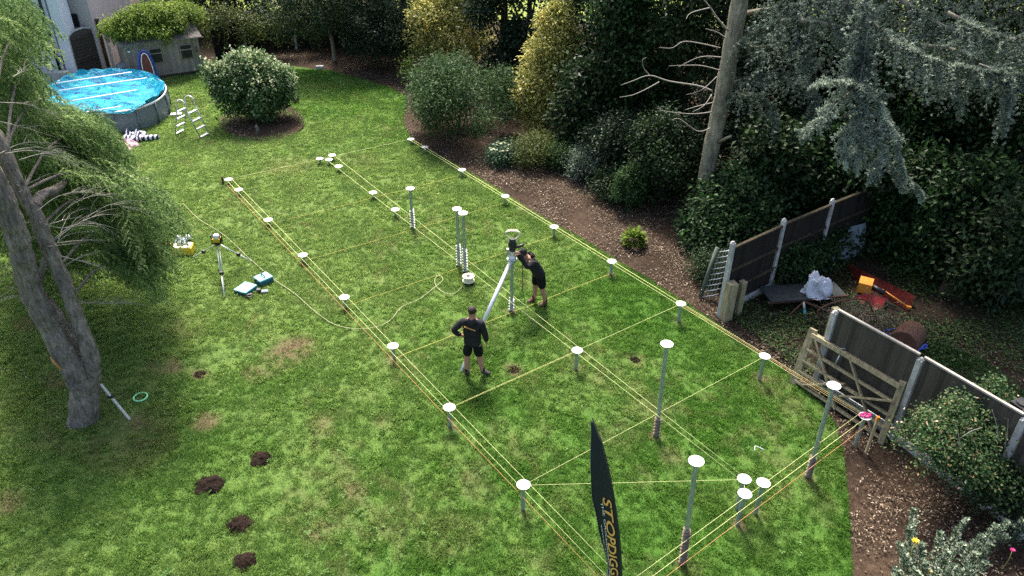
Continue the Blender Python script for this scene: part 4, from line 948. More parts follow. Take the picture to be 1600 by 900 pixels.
PB = [Vector((7.0, 13.8, -.73)), Vector((8.12, 12.16, -.85)), Vector((9.2, 10.42, -.98)), Vector((10.3, 8.7, -1.0))]; ZB = 1.26
for i, l in ((0, 'white concrete post behind the top left of the wooden gate'), (1, 'white concrete post right of the wooden gate'), (2, 'white concrete post at the right edge behind the rose bush')):
    fpost(PB[i], ZB-PB[i].z, l, .12, rz=-.97)
for i in range(3):
    a, b_ = PB[i], PB[i+1]; L = (b_-a).length; ang = math.atan2(b_.y-a.y, b_.x-a.x); sl_ = math.atan2(b_.z-a.z, L)
    hz = ZB-max(a.z, b_.z)
    t = thing('board_fence', ['vertical board fence panel directly behind the wooden gate', 'vertical board fence panel half covered by the rose bush', 'fence panel at the right edge of the photo'][i], 'fence', (a.x, a.y, (a.z+b_.z)/2), ang, 'board fence panels beside the gate')
    w = MB()
    for k in range(17): x = .08+(L-.16)*(k+.5)/17; w.box((x, -.004*(k % 2), .27+(hz-.12)/2), ((L-.16)/17+.012, .022, hz-.14), rot=Matrix.Rotation(R(5), 4, 'Z'))
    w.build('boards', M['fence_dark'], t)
    w = MB(); w.box((L/2, 0, .27+hz-.11), (L-.1, .06, .04)); w.build('top_rail', simple('pale_rail', (.42, .38, .33), .85, var=.3), t)
    w = MB(); w.box((L/2, 0, .08), (L-.14, .05, .34)); w.build('gravel_board', M['conc'], t)
# leaning five-bar gate
A = ga(1238, 598); B = ga(1378, 694); TL = at(1268, 520, A.y+.25); TR = at(1412, 604, B.y+.25)
fg = thing('field_gate', 'mossy wooden five-bar gate leaning against the board fence', 'gate', A)
def g2(u, v): return A.lerp(B, u).lerp(TL.lerp(TR, u), v)+Vector((0, 0, .03))
gn = (B-A).cross(TL-A).normalized()
if gn.y > 0: gn = -gn
for u, nme, wd in ((.01, 'hinge_post', .17), (.985, 'closing_post', .14)):
    w = MB(); w.beam(g2(u, -.04), g2(u, 1.06), wd, .08, up=gn.cross((TL-A))); w.build(nme, M['wood'], fg, True)
for v, wd in ((.06, .12), (.25, .11), (.46, .11), (.68, .11), (.96, .17)):
    w = MB(); w.beam(g2(.02, v), g2(.98, v), wd, .05 if v < .9 else .10, up=gn); o = w.build('rail', M['wood'], fg, True)
for (u0, v0, u1, v1) in ((.06, .96, .5, .04), (.46, .96, .9, .06), (.12, .08, .5, .52), (.5, .30, .96, .70)):
    w = MB(); w.beam(g2(u0, v0)+gn*.05, g2(u1, v1)+gn*.05, .10, .035, up=gn); w.build('brace', M['wood'], fg, True)
w = MB(); w.tube(smooth_line([g2(.36, .9)+gn*.06, g2(.34, 1.0)+gn*.03, g2(.38, 1.03)-gn*.04], 3), .012, 5); w.tube([g2(.36, .9)+gn*.06, g2(.35, .72)+gn*.06], .02, 5); w.build('latch_chain', M['galv'], fg, True)
# roll of mesh leaning on the first white post
A = ga(1088, 466); B = ga(1108, 470); T1 = at(1124, 388, A.y+.35)
mr = thing('mesh_roll', 'roll of grey-green netting with pale slats leaning by the white post', 'netting', A)
w = MB(); a1 = A+Vector((.15, .0, .05)); t1 = T1
for k in range(5):
    o_ = Vector((.07*k, -.03*k, 0)); w.beam(a1+o_, t1+o_*.9, .05, .02, up=(0, 1, 0))
w.build('slats', simple('grey_green_slats', (.10, .13, .10), .85, var=.5, scale=12), mr, True)
w = MB()
for k in range(9):
    t = .04+k*.115; p = a1.lerp(t1, t); w.tube([p+Vector((-.02, -.05, -.03)), p+Vector((.2, -.14, .07)), p+Vector((.36, -.16, .14))], .013, 5)
w.build('pale_strips', M['alu'], mr, True)
w = MB(); w.tube([a1+Vector((-.06, 0, 0)), t1+Vector((-.06, 0, .03))], .05, 8); w.build('core', simple('mesh_green', (.12, .15, .12), .9, var=.4), mr, True)

# ============================================================ YARD CLUTTER
bp = Vector(at(1272, 458, 16.9)); bg_ = crumple('plastic_bag', bp+Vector((.05, 0, .02)), .40, .28, .52, M['bag'], 'crumpled white plastic sack on the dark trolley frame', 'plastic sack', 31, 4)
for v in bg_.data.vertices: v.co = v.co*.75+Vector((v.co.x*.1, v.co.y*.1, .05*float(vnoise(v.co.x*3, v.co.y*3, .4))))
P = ga(1245, 488)
tr = thing('trolley_frame', 'rusty dark trolley frame with teal leg carrying the white sack', 'trolley', P)
zt_ = bp.z-.03
w = MB(); w.box((bp.x-.25, bp.y+.1, zt_), (2.1, .75, .04), rz=.15); w.build('deck', simple('dark_deck', (.03, .04, .042), .7), tr, True)
w = MB(); w.beam((bp.x-1.3, bp.y-.4, zt_-.04), (bp.x+.85, bp.y-.1, zt_+.02), .06, .05); w.tube([(bp.x-.35, bp.y-.3, zt_-.05), (bp.x+.75, bp.y-.75, zt_-.25)], .03, 6); w.tube([(bp.x-.35, bp.y-.3, zt_-.05), (bp.x-.9, bp.y-.7, zt_-.35)], .022, 6); w.tube([(bp.x-1.2, bp.y+.3, zt_-.05), (bp.x-1.2, bp.y+.3, P.z)], .025, 6); w.build('frame_bars', M['rust'], tr, True)
lg = ga(1259, 502); tl_ = Vector((bp.x-.35, bp.y-.3, zt_-.05)); ml_ = tl_.lerp(lg, .45)
w = MB(); w.tube([tl_, ml_], .035, 7); w.build('leg', M['galv'], tr, True)
w = MB(); w.tube([ml_, lg], .038, 7); w.build('teal_leg', M['tealp'], tr, True)
# red implement with orange box
P = ga(1368, 482)
ri = thing('garden_implement', 'old red implement with orange box and shaft lying in the yard', 'machinery', P)
def Y_(px, py, z): return Vector(inv(px, py, P.z+z))
w = MB(); top = [Y_(1326, 412, .35), Y_(1430, 462, .3), Y_(1420, 486, .05), Y_(1332, 440, .05)]
w.add(top+[p-Vector((0, 0, .04)) for p in top], [(0, 1, 2, 3), (7, 6, 5, 4), (0, 4, 5, 1), (1, 5, 6, 2), (2, 6, 7, 3), (3, 7, 4, 0)]); w.build('side_sheet', M['darkred'], ri, True)
w = MB(); top = [Y_(1336, 462, .25), Y_(1355, 458, .3), Y_(1385, 466, .3), Y_(1380, 480, .12), Y_(1366, 486, .05), Y_(1345, 474, .08)]
w.add(top+[p-Vector((0, 0, .05)) for p in top], [tuple(range(6)), tuple(range(11, 5, -1))]+[(i, i+6, (i+1) % 6+6, (i+1) % 6) for i in range(6)]); w.build('red_cover', M['red'], ri, True)
c0 = Y_(1352, 446, .4); w = MB(); w.box(c0, (.34, .42, .3), rz=-.5, bev=.02); w.build('gearbox', M['orange'], ri, True)
w = MB(); w.tube([Y_(1378, 452, .4), Y_(1418, 479, .2)], .022, 7); w.box(Y_(1420, 480, .2), (.12, .06, .06), rz=-.5); w.build('shaft', M['orange'], ri, True)
w = MB(); w.tube([Y_(1362, 447, .45), Y_(1382, 458, .38)], .07, 10); w.tube([Y_(1340, 458, .15), Y_(1400, 480, .1)], .03, 6); w.build('engine', M['black'], ri, True)
# wire hoop basket with brushwood
P = ga(1330, 512)
bk = thing('wire_basket', 'rusty hooped wire basket full of dead brushwood behind the fence', 'basket', P)
w = MB(); hoop = smooth_line([Y_(1283, 500, .3), Y_(1278, 486, .6), Y_(1300, 474, .75), Y_(1340, 467, .8), Y_(1358, 474, .7), Y_(1368, 500, .3)], 4); w.tube(hoop, .022, 6)
w.tube([p+Vector((.12, -.35, -.2)) for p in hoop], .016, 6); w.build('hoops', M['rust'], bk, True)
n = 500; cc = np.array(Y_(1338, 500, .3)); Pp = cc+rng.normal(0, 1, (n, 3))*np.array([.4, .3, .14]); Dd = rng.normal(size=(n, 3)); Dd[:, 2] = np.abs(Dd[:, 2])*.9
V, r_ = strands(Pp, Dd, .45, 5, .22, .012, .3); poly_mesh('brushwood', V, 3, r_, L_['straw'], bk)
P = ga(1283, 560); fpost(P+Vector((.1, .15, 0)), 1.35, 'short grey timber post behind the top left of the gate', .16, 'wood', 'timber_post', .2)
# garden roller
P = ga(1410, 540)
ro = thing('garden_roller', 'rusty brown garden roller with blue handle frame behind the fence', 'roller', P)
ax_ = (Y_(1440, 520, .3)-Y_(1395, 528, .3)); a2 = Vector(at(1408, 540, 14.75)); a1 = Vector(at(1424, 522, 15.75)); d_ = (a2-a1).normalized()
w = MB(); Lr = (a2-a1).length; w.lathe(a1, [(0, 0), (.33, 0), (.35, .02), (.35, Lr-.02), (.33, Lr), (0, Lr)], 32, ax=d_); w.build('drum', M['rust'], ro, True)
w = MB(); w.lathe(a2+d_*.005, [(.05, 0), (.05, .03), (0, .03)], 10, ax=d_); w.build('axle', M['darkred'], ro, True)
hp = [a1-d_*.06, Vector(at(1376, 524, 15.6)), Vector(at(1405, 512, 16.1))]
w = MB(); w.tube(smooth_line([a1-d_*.05, Vector(at(1372, 522, 15.5)), Vector(at(1388, 516, 15.8)), Vector(at(1404, 513, 16.1))], 4), .024, 6); w.tube(smooth_line([a2+d_*.06, Vector(at(1443, 545, 14.9)), Vector(at(1446, 538, 15.0)), Vector(at(1430, 552, 14.7))], 4), .024, 6); w.tube([Vector(at(1372, 522, 15.5)), Vector(at(1388, 531, 15.0)), Vector(at(1412, 544, 14.9)), a2+d_*.06], .02, 6); w.build('handle_frame', M['blue'], ro, True)
# grey panel, pallet, black thing
A_p = ga(1300, 412); B_p = ga(1350, 400); C_p = Vector(at(1352, 348, B_p.y+.25)); D_p = Vector(at(1297, 362, A_p.y+.25)); nn_ = (B_p-A_p).cross(D_p-A_p).normalized()*.03
w = MB(); q_ = [A_p, B_p, C_p, D_p]; w.add(q_+[p+nn_ for p in q_], [(0, 1, 2, 3), (7, 6, 5, 4), (0, 4, 5, 1), (1, 5, 6, 2), (2, 6, 7, 3), (3, 7, 4, 0)]); tag(w.build('sheet_panel', M['greyp']), 'pale blue-grey sheet panel leaning in the leaves behind the shaded fence', 'panel')
P = ga(1480, 470); pl = thing('pallet', 'dark slatted wooden board stack leaning under the hedge beyond the roller', 'pallet', P)
A_p = ga(1462, 464); B_p = ga(1500, 472); C_p = Vector(at(1536, 424, B_p.y+.5)); D_p = Vector(at(1492, 402, A_p.y+.7)); up_ = (B_p-A_p).cross(D_p-A_p)
for k in range(12):
    u = (k+.5)/12; w = MB(); w.beam(A_p.lerp(B_p, u), D_p.lerp(C_p, u)+Vector((0, 0, .03*(k % 3))), .02+.01*(k % 2), .075, up=up_); w.build('slat', M['barkd'], pl, True)
for v in (.12, .5, .88):
    w = MB(); w.beam(A_p.lerp(D_p, v)-up_.normalized()*.05*(1 if up_.y > 0 else -1), B_p.lerp(C_p, v)-up_.normalized()*.05*(1 if up_.y > 0 else -1), .05, .06, up=up_); w.build('bearer', M['barkd'], pl, True)
P = Vector(at(1594, 640, 10.9)); w = MB(); w.box((0, 0, 0), (.3, .3, .3), rz=.4, bev=.05); w.lathe((0, 0, .13), [(.12, 0), (.12, .05), (0, .06)], 12); w.box((0, 0, -.9), (.25, .25, 1.6), rz=.4); o = w.build('water_butt', M['black']); o.location = P; tag(o, 'black plastic water butt behind the fence at the right edge', 'water butt')
P = ga(500, 108); w = MB(); w.box((0, 0, .08), (.35, .2, .16), rz=.2, bev=.03); o = w.build('stone', M['conc']); o.location = P; tag(o, 'small pale stone lying on the far mulch edge', 'stone')

# ============================================================ PEOPLE
GR = 1.22
def skin_mesh(name, nodes, edges, mat, parent=None, sub=2):
    ks = list(nodes); me = bpy.data.meshes.new(name); bm = bmesh.new(); sk = bm.verts.layers.skin.verify(); vv = {}
    for k in ks:
        p, r = nodes[k]; v = bm.verts.new(p); v[sk].radius = tuple(q*GR for q in ((r, r) if not isinstance(r, tuple) else r)); vv[k] = v
    vv[ks[0]][sk].use_root = True
    for a, b_ in edges: bm.edges.new((vv[a], vv[b_]))
    bm.to_mesh(me); bm.free(); o = bpy.data.objects.new('tmp', me); COL.objects.link(o)
    sm = o.modifiers.new('s', 'SKIN'); sm.use_smooth_shade = True; sm.branch_smoothing = .3; ss = o.modifiers.new('u', 'SUBSURF'); ss.levels = sub; ss.render_levels = sub
    dg = bpy.context.evaluated_depsgraph_get(); m2 = bpy.data.meshes.new_from_object(o.evaluated_get(dg)); bpy.data.objects.remove(o)
    m2.name = name; m2.materials.clear(); m2.polygons.foreach_set('use_smooth', [True]*len(m2.polygons)); return link_mesh(name, m2, mat, parent)
def hand_nodes(N, E, pre, wrist, d, up, side):
    """palm + five separate fingers growing from it; d forward, side towards the thumb, up = back of hand"""
    d = Vector(d).normalized(); side = Vector(side).normalized(); up = Vector(up).normalized(); wv_ = Vector(wrist)
    N[pre+'palm'] = (wv_+d*.05, (.036, .02)); N[pre+'kn'] = (wv_+d*.09, (.038, .016)); E += [(pre+'w', pre+'palm'), (pre+'palm', pre+'kn')]
def fingers(wrist, d, up, side, mat, parent, curl=.5):
    d = Vector(d).normalized(); side = Vector(side).normalized(); up = Vector(up).normalized(); wv_ = Vector(wrist); ms = []
    for i, (o_, L) in enumerate([(.028, .07), (.010, .08), (-.009, .075), (-.027, .06)]):
        p = wv_+d*.075+side*o_; w = {}; E = []; dd = d.copy(); w['a'] = (p, .010)
        for k, f in enumerate((.45, .32, .28)):
            dd = (dd-up*curl*.55).normalized(); p = p+dd*L*f*1.25; w['bcd'[k]] = (p, .009-.0012*k); E.append(('abcd'[k], 'abcd'[k+1]))
        ms.append((w, E))
    p = wv_+d*.03+side*.03; q = p+(side*.8+d*.5-up*.2).normalized()*.04; s = q+(side*.3+d*.9-up*.5).normalized()*.035
    ms.append(({'a': (p, .012), 'b': (q, .0105), 'c': (s, .009)}, [('a', 'b'), ('b', 'c')])); return ms
def join_into(o, parts_, mat):
    bm = bmesh.new(); bm.from_mesh(o.data)
    for w, E in parts_:
        t = skin_mesh('t', w, E, mat, None, 1); bm.from_mesh(t.data); bpy.data.objects.remove(t)
    bm.to_mesh(o.data); bm.free(); o.data.polygons.foreach_set('use_smooth', [True]*len(o.data.polygons))
def person(loc, rz, J, lab, cap, boots, shortlen=.5):
    t = thing('person', lab, 'person', loc, rz); V3 = Vector
    N = {'pel': (J['pel'], (.15, .11)), 'wst': (J['wst'], (.145, .105)), 'che': (J['che'], (.175, .12)), 'nkb': (J['nkb'], (.1, .08)), 'nk': (J['nk'], .055), 'h0': (J['h0'], (.062, .07)), 'h1': (J['h1'], (.078, .092)), 'h2': (J['h2'], (.06, .07))}
    E = [('pel', 'wst'), ('wst', 'che'), ('che', 'nkb'), ('nkb', 'nk'), ('nk', 'h0'), ('h0', 'h1'), ('h1', 'h2')]
    for s in 'LR':
        N.update({s+'sh': (J[s+'sh'], .06), s+'el': (J[s+'el'], .044), s+'w': (J[s+'wr'], .030), s+'hip': (J[s+'hip'], .092), s+'kn_': (J[s+'kn'], .06), s+'cf': (V3(J[s+'kn']).lerp(V3(J[s+'an']), .32)+V3((0, -.015, 0)), .058), s+'an': (J[s+'an'], .038), s+'toe': (J[s+'toe'], .035)})
        E += [('nkb', s+'sh'), (s+'sh', s+'el'), (s+'el', s+'w'), ('pel', s+'hip'), (s+'hip', s+'kn_'), (s+'kn_', s+'cf'), (s+'cf', s+'an'), (s+'an', s+'toe')]
        hd_, hu, hs = J[s+'hand']; hand_nodes(N, E, s, J[s+'wr'], hd_, hu, hs)
    body = skin_mesh('body', N, E, M['skin'], t)
    fp = []
    for s in 'LR': hd_, hu, hs = J[s+'hand']; fp += fingers(J[s+'wr'], hd_, hu, hs, M['skin'], None, J.get('curl', .5))
    # nose and ears are part of the head surface
    hf = J['face']; hu_ = (V3(J['h2'])-V3(J['h0'])).normalized(); hsd = V3(hf).cross(hu_).normalized(); hc = V3(J['h1'])
    fp.append(({'a': (hc+V3(hf)*.075-hu_*.0, .012), 'b': (hc+V3(hf)*.10-hu_*.035, .014), 'c': (hc+V3(hf)*.085-hu_*.045, .012)}, [('a', 'b'), ('b', 'c')]))
    for q in (1, -1): fp.append(({'a': (hc+hsd*q*.076+hu_*.012, .010), 'b': (hc+hsd*q*.084-hu_*.01, .014), 'c': (hc+hsd*q*.076-hu_*.035, .009)}, [('a', 'b'), ('b', 'c')]))
    join_into(body, fp, M['skin'])
    for q in (1, -1):
        w = MB(); c = hc+V3(hf)*.083+hsd*q*.03+hu_*.012; w.lathe(c, [(0, -.008), (.011, -.004), (.011, .002), (0, .007)], 10, ax=hf); w.build('eye', M['hair'], t)
    w = MB(); c = hc+V3(hf)*.082-hu_*.068; w.tube([c-hsd*.022, c+V3(hf)*.004, c+hsd*.022], .006, 6); w.build('mouth', simple('lips', (.30, .12, .09), .6), t)
    # jacket
    JN = {'a': (V3(J['pel']).lerp(V3(J['wst']), -.12), (.175, .135)), 'b': (J['wst'], (.172, .13)), 'c': (J['che'], (.20, .145)), 'd': (V3(J['nkb'])-V3((0, 0, .02)), (.135, .105)), 'e': (V3(J['nkb']).lerp(V3(J['nk']), .5), (.075, .07))}
    JN = {'z': (V3(J['pel'])-V3((0, 0, .12)), (.178, .14)), **JN}
    JE = [('z', 'a'), ('a', 'b'), ('b', 'c'), ('c', 'd'), ('d', 'e')]
    for s in 'LR':
        JN.update({s+'s': (J[s+'sh'], .082), s+'m': (V3(J[s+'sh']).lerp(V3(J[s+'el']), .5), .07), s+'e': (J[s+'el'], .062), s+'w': (V3(J[s+'el']).lerp(V3(J[s+'wr']), .95), .044)}); JE += [('d', s+'s'), (s+'s', s+'m'), (s+'m', s+'e'), (s+'e', s+'w')]
    skin_mesh('hoodie', JN, JE, M['cloth_black'], t)
    hc2 = V3(J['nkb'])+V3(J['back'])*.085+V3((0, 0, .04)); w = MB(); w.tube(smooth_line([hc2+V3((-.1, 0, .02)), hc2+V3(J['back'])*.03+V3((0, 0, -.05)), hc2+V3((.1, 0, .02))], 4), .058, 8); w.build('hood', M['cloth_black'], t)
    SN = {'a': (V3(J['pel']).lerp(V3(J['wst']), .8), (.135, .10)), 'p': (J['pel'], (.168, .13))}; SE = [('a', 'p')]
    for s in 'LR':
        SN.update({s+'h': (J[s+'hip'], .115), s+'t': (V3(J[s+'hip']).lerp(V3(J[s+'kn']), .5), .1), s+'k': (V3(J[s+'hip']).lerp(V3(J[s+'kn']), .95), .088)}); SE += [('p', s+'h'), (s+'h', s+'t'), (s+'t', s+'k')]
    skin_mesh('shorts', SN, SE, M['shorts'], t)
    for s in 'LR':
        an, to = V3(J[s+'an']), V3(J[s+'toe']); d_ = (to-an); d_.z = 0; d_.normalize()
        skin_mesh('boot', {'t': (an+V3((0, 0, .08)), .052), 'a': (an+V3((0, 0, .0)), .056), 'h': (an-d_*.03-V3((0, 0, .035)), (.05, .045)), 'm': (an+d_*.09-V3((0, 0, .03)), (.052, .045)), 'e': (an+d_*.19-V3((0, 0, .045)), (.05, .035))}, [('t', 'a'), ('a', 'h'), ('a', 'm'), ('m', 'e')], boots, t)
        w = MB(); w.tube([an+V3((0, 0, .06)), an+V3((0, 0, .15))], [.05, .046], 12); w.build('sock', M['black'], t)
    # hair / cap: shell over the top and back of the skull
    bm = bmesh.new(); bmesh.ops.create_uvsphere(bm, u_segments=24, v_segments=16, radius=1); q = hu_.to_track_quat('Z', 'Y')
    bmesh.ops.delete(bm, geom=[v for v in bm.verts if v.co.z < -.75], context='VERTS'); ff = V3(hf)
    for v in list(bm.verts):
        p = hsd*v.co.x*.093+ff*v.co.y*.108+hu_*v.co.z*.104; cut = p.dot(ff) > .035 and p.dot(hu_) < .035
        v.co = hc+hu_*.012+p*(.80 if cut else (1+.03*random.random()))-ff*.006
    me = bpy.data.meshes.new('hair'); bm.to_mesh(me); bm.free(); me.polygons.foreach_set('use_smooth', [True]*len(me.polygons)); link_mesh('hair' if not cap else 'cap', me, M['hair'] if not cap else M['cloth_black'], t)
    return t
J1 = dict(pel=(0, 0, .98), wst=(0, 0, 1.13), che=(-.01, -.01, 1.33), nkb=(0, -.02, 1.53), nk=(0, 0, 1.6), h0=(0, .02, 1.66), h1=(0, .03, 1.745), h2=(0, .02, 1.80), face=(.12, .98, -.12), back=(0, -1, 0),
          Lsh=(-.2, -.02, 1.48), Lel=(-.42, -.10, 1.26), Lwr=(-.23, -.02, 1.10), Lhand=((.9, .4, -.2), (0, -1, .1), (0, .3, 1)),
          Rsh=(.2, -.02, 1.48), Rel=(.29, -.02, 1.18), Rwr=(.30, .08, .93), Rhand=((0, .25, -1), (1, 0, .2), (0, 1, .2)),
          Lhip=(-.1, 0, .93), Lkn=(-.13, .02, .51), Lan=(-.14, -.02, .09), Ltoe=(-.16, .14, .04), Rhip=(.1, 0, .93), Rkn=(.15, .05, .51), Ran=(.22, .04, .09), Rtoe=(.39, .10, .04))
fl_, fr_ = ga(731, 592), ga(750, 582); mid_ = (fl_+fr_)/2
p1 = person((mid_.x-.02, mid_.y, mid_.z), R(-8), J1, 'person seen from behind in black hoodie and shorts, hand on hip', False, M['boot_g'])
w = MB(); a_ = Vector((-.145, -.152, 1.44)); b_ = Vector((.10, -.158, 1.36)); w.beam(a_, b_, .026, .012, up=(0, 1, 0)); w.build('back_print', M['gold'], p1)
w = MB(); w.beam((-.2, -.135, 1.43), (-.16, -.15, 1.37), .02, .012, up=(0, 1, 0)); w.build('sleeve_print', M['gold'], p1)
F2 = ga(846, 474); mdir = Vector((mb_.x-F2.x, mb_.y-F2.y, 0)); rz2 = math.atan2(mdir.y, mdir.x)-math.pi/2; dm = mdir.length
hz_ = TOP.z-F2.z+.12
J2 = dict(pel=(0, .12, .96), wst=(0, .19, 1.1), che=(0, .30, 1.27), nkb=(0, .42, 1.44), nk=(0, .48, 1.50), h0=(0, .54, 1.55), h1=(0, .58, 1.63), h2=(0, .58, 1.695), face=(0, .9, -.42), back=(0, -.8, .6),
          Lsh=(-.2, .42, 1.40), Lel=(-.26, dm-.28, 1.36), Lwr=(-.08, dm-.14, hz_+.05), Lhand=((.3, 1, 0), (0, -.2, 1), (1, -.2, 0)),
          Rsh=(.2, .42, 1.40), Rel=(.28, dm-.36, 1.30), Rwr=(.12, dm-.22, hz_-.06), Rhand=((-.3, 1, 0), (0, -.2, 1), (-1, -.2, 0)), curl=.9,
          Lhip=(-.1, .1, .91), Lkn=(-.12, .06, .5), Lan=(-.13, -.04, .09), Ltoe=(-.15, .14, .04), Rhip=(.1, .1, .91), Rkn=(.12, .14, .5), Ran=(.13, .16, .09), Rtoe=(.15, .34, .04))
person((F2.x, F2.y, F2.z), rz2, J2, 'person in black leaning forward with both hands on the drive machine', True, M['boot_b'])
# ============================================================ VEGETATION
def limb_mb(w, pts, r0, r1, n=8): 
    pl = smooth_line(pts, 4); w.tube(pl, [r0+(r1-r0)*i/(len(pl)-1) for i in range(len(pl))], n)
def plant(name, lab, cat, base, lobes, n, leaf, L, W, group=None, stems=4, bark='barkd', crown_name='foliage', sr=.03, **k):
    base = Vector(base); t = thing(name, lab, cat, base, 0, group)
    w = MB(); lo = sorted(lobes, key=lambda l: -l[3])[:max(1, stems)]
    for i in range(stems):
        l = lo[i % len(lo)]; e = Vector(l[:3])+Vector((random.uniform(-.4, .4)*l[3], random.uniform(-.4, .4)*l[3], 0)); s = base+Vector((random.uniform(-.08, .08), random.uniform(-.08, .08), -.05))
        limb_mb(w, [s, s.lerp(e, .45)+Vector((0, 0, .1*(e-s).length)), e], sr, sr*.4, 7)
    w.build('stem' if sr < .06 else 'trunk', M[bark], t, True)
    crown(crown_name, lobes, n, L, W, L_[leaf], t, **k); return t
def auto(px, py, w_px, h, nl=7, seed=0, fy=1., wz=.5):
    """lobes filling a rounded bush: base pixel, width in photo pixels, height in metres"""
    random.seed(seed+int(px)); P = ga(px, py); r = w_px*.5*ppm(P); C = P+Vector((0, r*.75, 0)); lob = [(C.x, C.y, P.z+h*.5, r*.78, r*.78*fy, h*.48)]
    for i in range(nl):
        a = random.random()*6.283; e = random.uniform(-.5, 1); ce = math.sqrt(max(0, 1-e*e*.8)); q = r*random.uniform(.3, .42)
        lob.append((C.x+r*.62*math.cos(a)*ce, C.y+r*.62*fy*math.sin(a)*ce, P.z+h*.5+h*.36*e, q, q, min(q, h*.35)))
    for i in range(nl*4):
        a = random.random()*6.283; e = random.uniform(-.35, 1.0); ce = math.sqrt(max(0, 1-e*e)); q = r*random.uniform(.12, .22); k = random.uniform(.82, 1.08)
        lob.append((C.x+r*k*math.cos(a)*ce, C.y+r*k*fy*math.sin(a)*ce, P.z+h*.5+h*.5*e*k, q, q, q*random.uniform(.8, 1.5)))
    return C, lob
def plobes(L): # (px,py,Y,r_px[,zscale])
    out = []
    for l in L:
        P = at(l[0], l[1], l[2]); r = l[3]*ppm(P); out.append((P.x, P.y, P.z, r, r, r*(l[4] if len(l) > 4 else 1)))
    return out
# --- round white-flowering shrub
B = ga(404, 196); lob = plobes([(394, 132, 29.2, 48, .9), (360, 130, 28.9, 30), (428, 132, 29.4, 30), (395, 112, 29.4, 28), (347, 120, 29.0, 17), (438, 122, 29.6, 18), (442, 148, 29.5, 17), (362, 156, 28.8, 22), (410, 162, 28.9, 24)])
random.seed(11)
for l in list(lob):
    for _ in range(3): lob.append((l[0]+random.uniform(-1, 1)*l[3], l[1]-random.random()*.6*l[4], l[2]+random.uniform(-.3, 1.02)*l[5], l[3]*.3, l[3]*.3, l[3]*.3))
s_ = plant('flowering_shrub', 'large round shrub with whitish flower heads on its own mulch bed', 'shrub', B, lob, 20000, 'pale', .13, .075, stems=9, sr=.028, low=.35, clump=.12, shell=.14)
C, U, kr = crown_pts([(l[0], l[1], l[2]+.03, l[3]*1.03, l[4]*1.03, l[5]*1.03) for l in lob], 5200, .07, .02, 12, .95)
k_ = U[:, 2] > -.05; C, U = C[k_], U[k_]
leaves('flower_heads', C, U+rng.normal(0, .5, U.shape), rng.normal(0, .4, U.shape)+[0, 0, 1], .085, .07, L_['head'], s_)
P = ga(403, 211); w = MB(); w.tube([(0, 0, 0), (.02, 0, .28), (-.03, 0, .38)], [.09, .06, .05], 8); o = w.build('tree_stump', M['bark']); o.location = P; tag(o, 'small pale stump at the front edge of the round mulch bed', 'stump')
# --- shrub by the house, climber on shed, climber on fence
C, lob = auto(90, 118, 62, 1.5, 5, 1); plant('evergreen_shrub', 'dark evergreen shrub against the white house wall', 'shrub', C, lob, 2600, 'mid', .13, .07)
shx = lambda x, y, z: tuple(Vector((s0.x, s0.y, HZ))+Matrix.Rotation(sa, 3, 'Z') @ Vector((x, y, z)))
lob = []
for x, y, z, r, rz_ in [(-.1, .7, 2.2, .5, .36), (.45, .8, 2.4, .6, .4), (1.2, .95, 2.55, .75, .42), (2.0, 1.1, 2.6, .75, .42), (2.8, 1.3, 2.5, .65, .42), (3.35, 1.6, 2.3, .5, .4), (.9, .25, 2.1, .4, .25), (1.6, .1, 2.0, .35, .25), (1.85, -.1, 1.75, .2, .22), (.2, .25, 2.05, .35, .22), (2.4, .4, 2.2, .4, .25)]:
    lob.append((*shx(x, y, z), r, r, rz_))
plant('climbing_plant', 'bright green climber heaped over the shed roof', 'climber', shx(3.5, 1.4, 0), lob, 15000, 'climb', .13, .06, stems=5, sr=.025, clump=.12, droop=.5, cw=.2)
lob = []
for i in range(13):
    x = -14.6+i*.75; y = 37.3+.25*i+.2*random.random(); lob.append((x, y, 1.5+.25*math.sin(i*1.7), .65, .5, .5))
    if i % 2 == 0: lob.append((x+.2, y-.1, .9, .45, .3, .6))
plant('climbing_plant', 'grey-green climber draped along the top of the back fence', 'climber', (-12.2, 39, HZ), lob, 9000, 'olive', .13, .07, stems=4, sr=.03, droop=.5)
# --- border shrubs
C, lob = auto(715, 233, 165, 2.6, 9, 3); plant('laurel_shrub', 'broad mid-green shrub overhanging the border behind the far right corner', 'shrub', C, lob, 22000, 'mid', .13, .045, clump=.15, droop=.45)
C, lob = auto(595, 122, 108, 3.0, 8, 4); plant('dark_shrub', 'rounded dark green shrub at the far end left of the yellow tree', 'shrub', C, lob, 11000, 'ivy2', .14, .06)
lobY = plobes([(700, 60, 35.5, 52), (672, 35, 35.4, 34), (735, 40, 35.8, 40), (655, 60, 35.2, 24), (700, 15, 36, 40), (665, 85, 35, 22), (745, 80, 35.8, 28), (690, 92, 35, 30), (720, -20, 36, 40)])
plant('variegated_tree', 'broad golden variegated tree at the far end of the lawn', 'tree', ga(702, 128), lobY, 20000, 'yel', .14, .075, 'golden variegated trees', stems=4, bark='barkd', crown_name='crown', sr=.08, clump=.14)
lobT = plobes([(868, 45, 28.5, 30), (855, 85, 28.3, 34), (872, 110, 28.4, 38), (835, 120, 28.1, 28), (880, 75, 28.6, 30), (850, 150, 28, 42), (880, 160, 28.2, 34), (825, 155, 28, 24), (860, 190, 27.9, 34), (876, 20, 28.6, 20), (835, 185, 28, 20), (890, 130, 28.5, 26), (902, 150, 28.3, 22), (898, 185, 28.1, 24), (815, 170, 28, 16), (905, 110, 28.6, 16), (842, 95, 28.3, 18)])
random.seed(21)
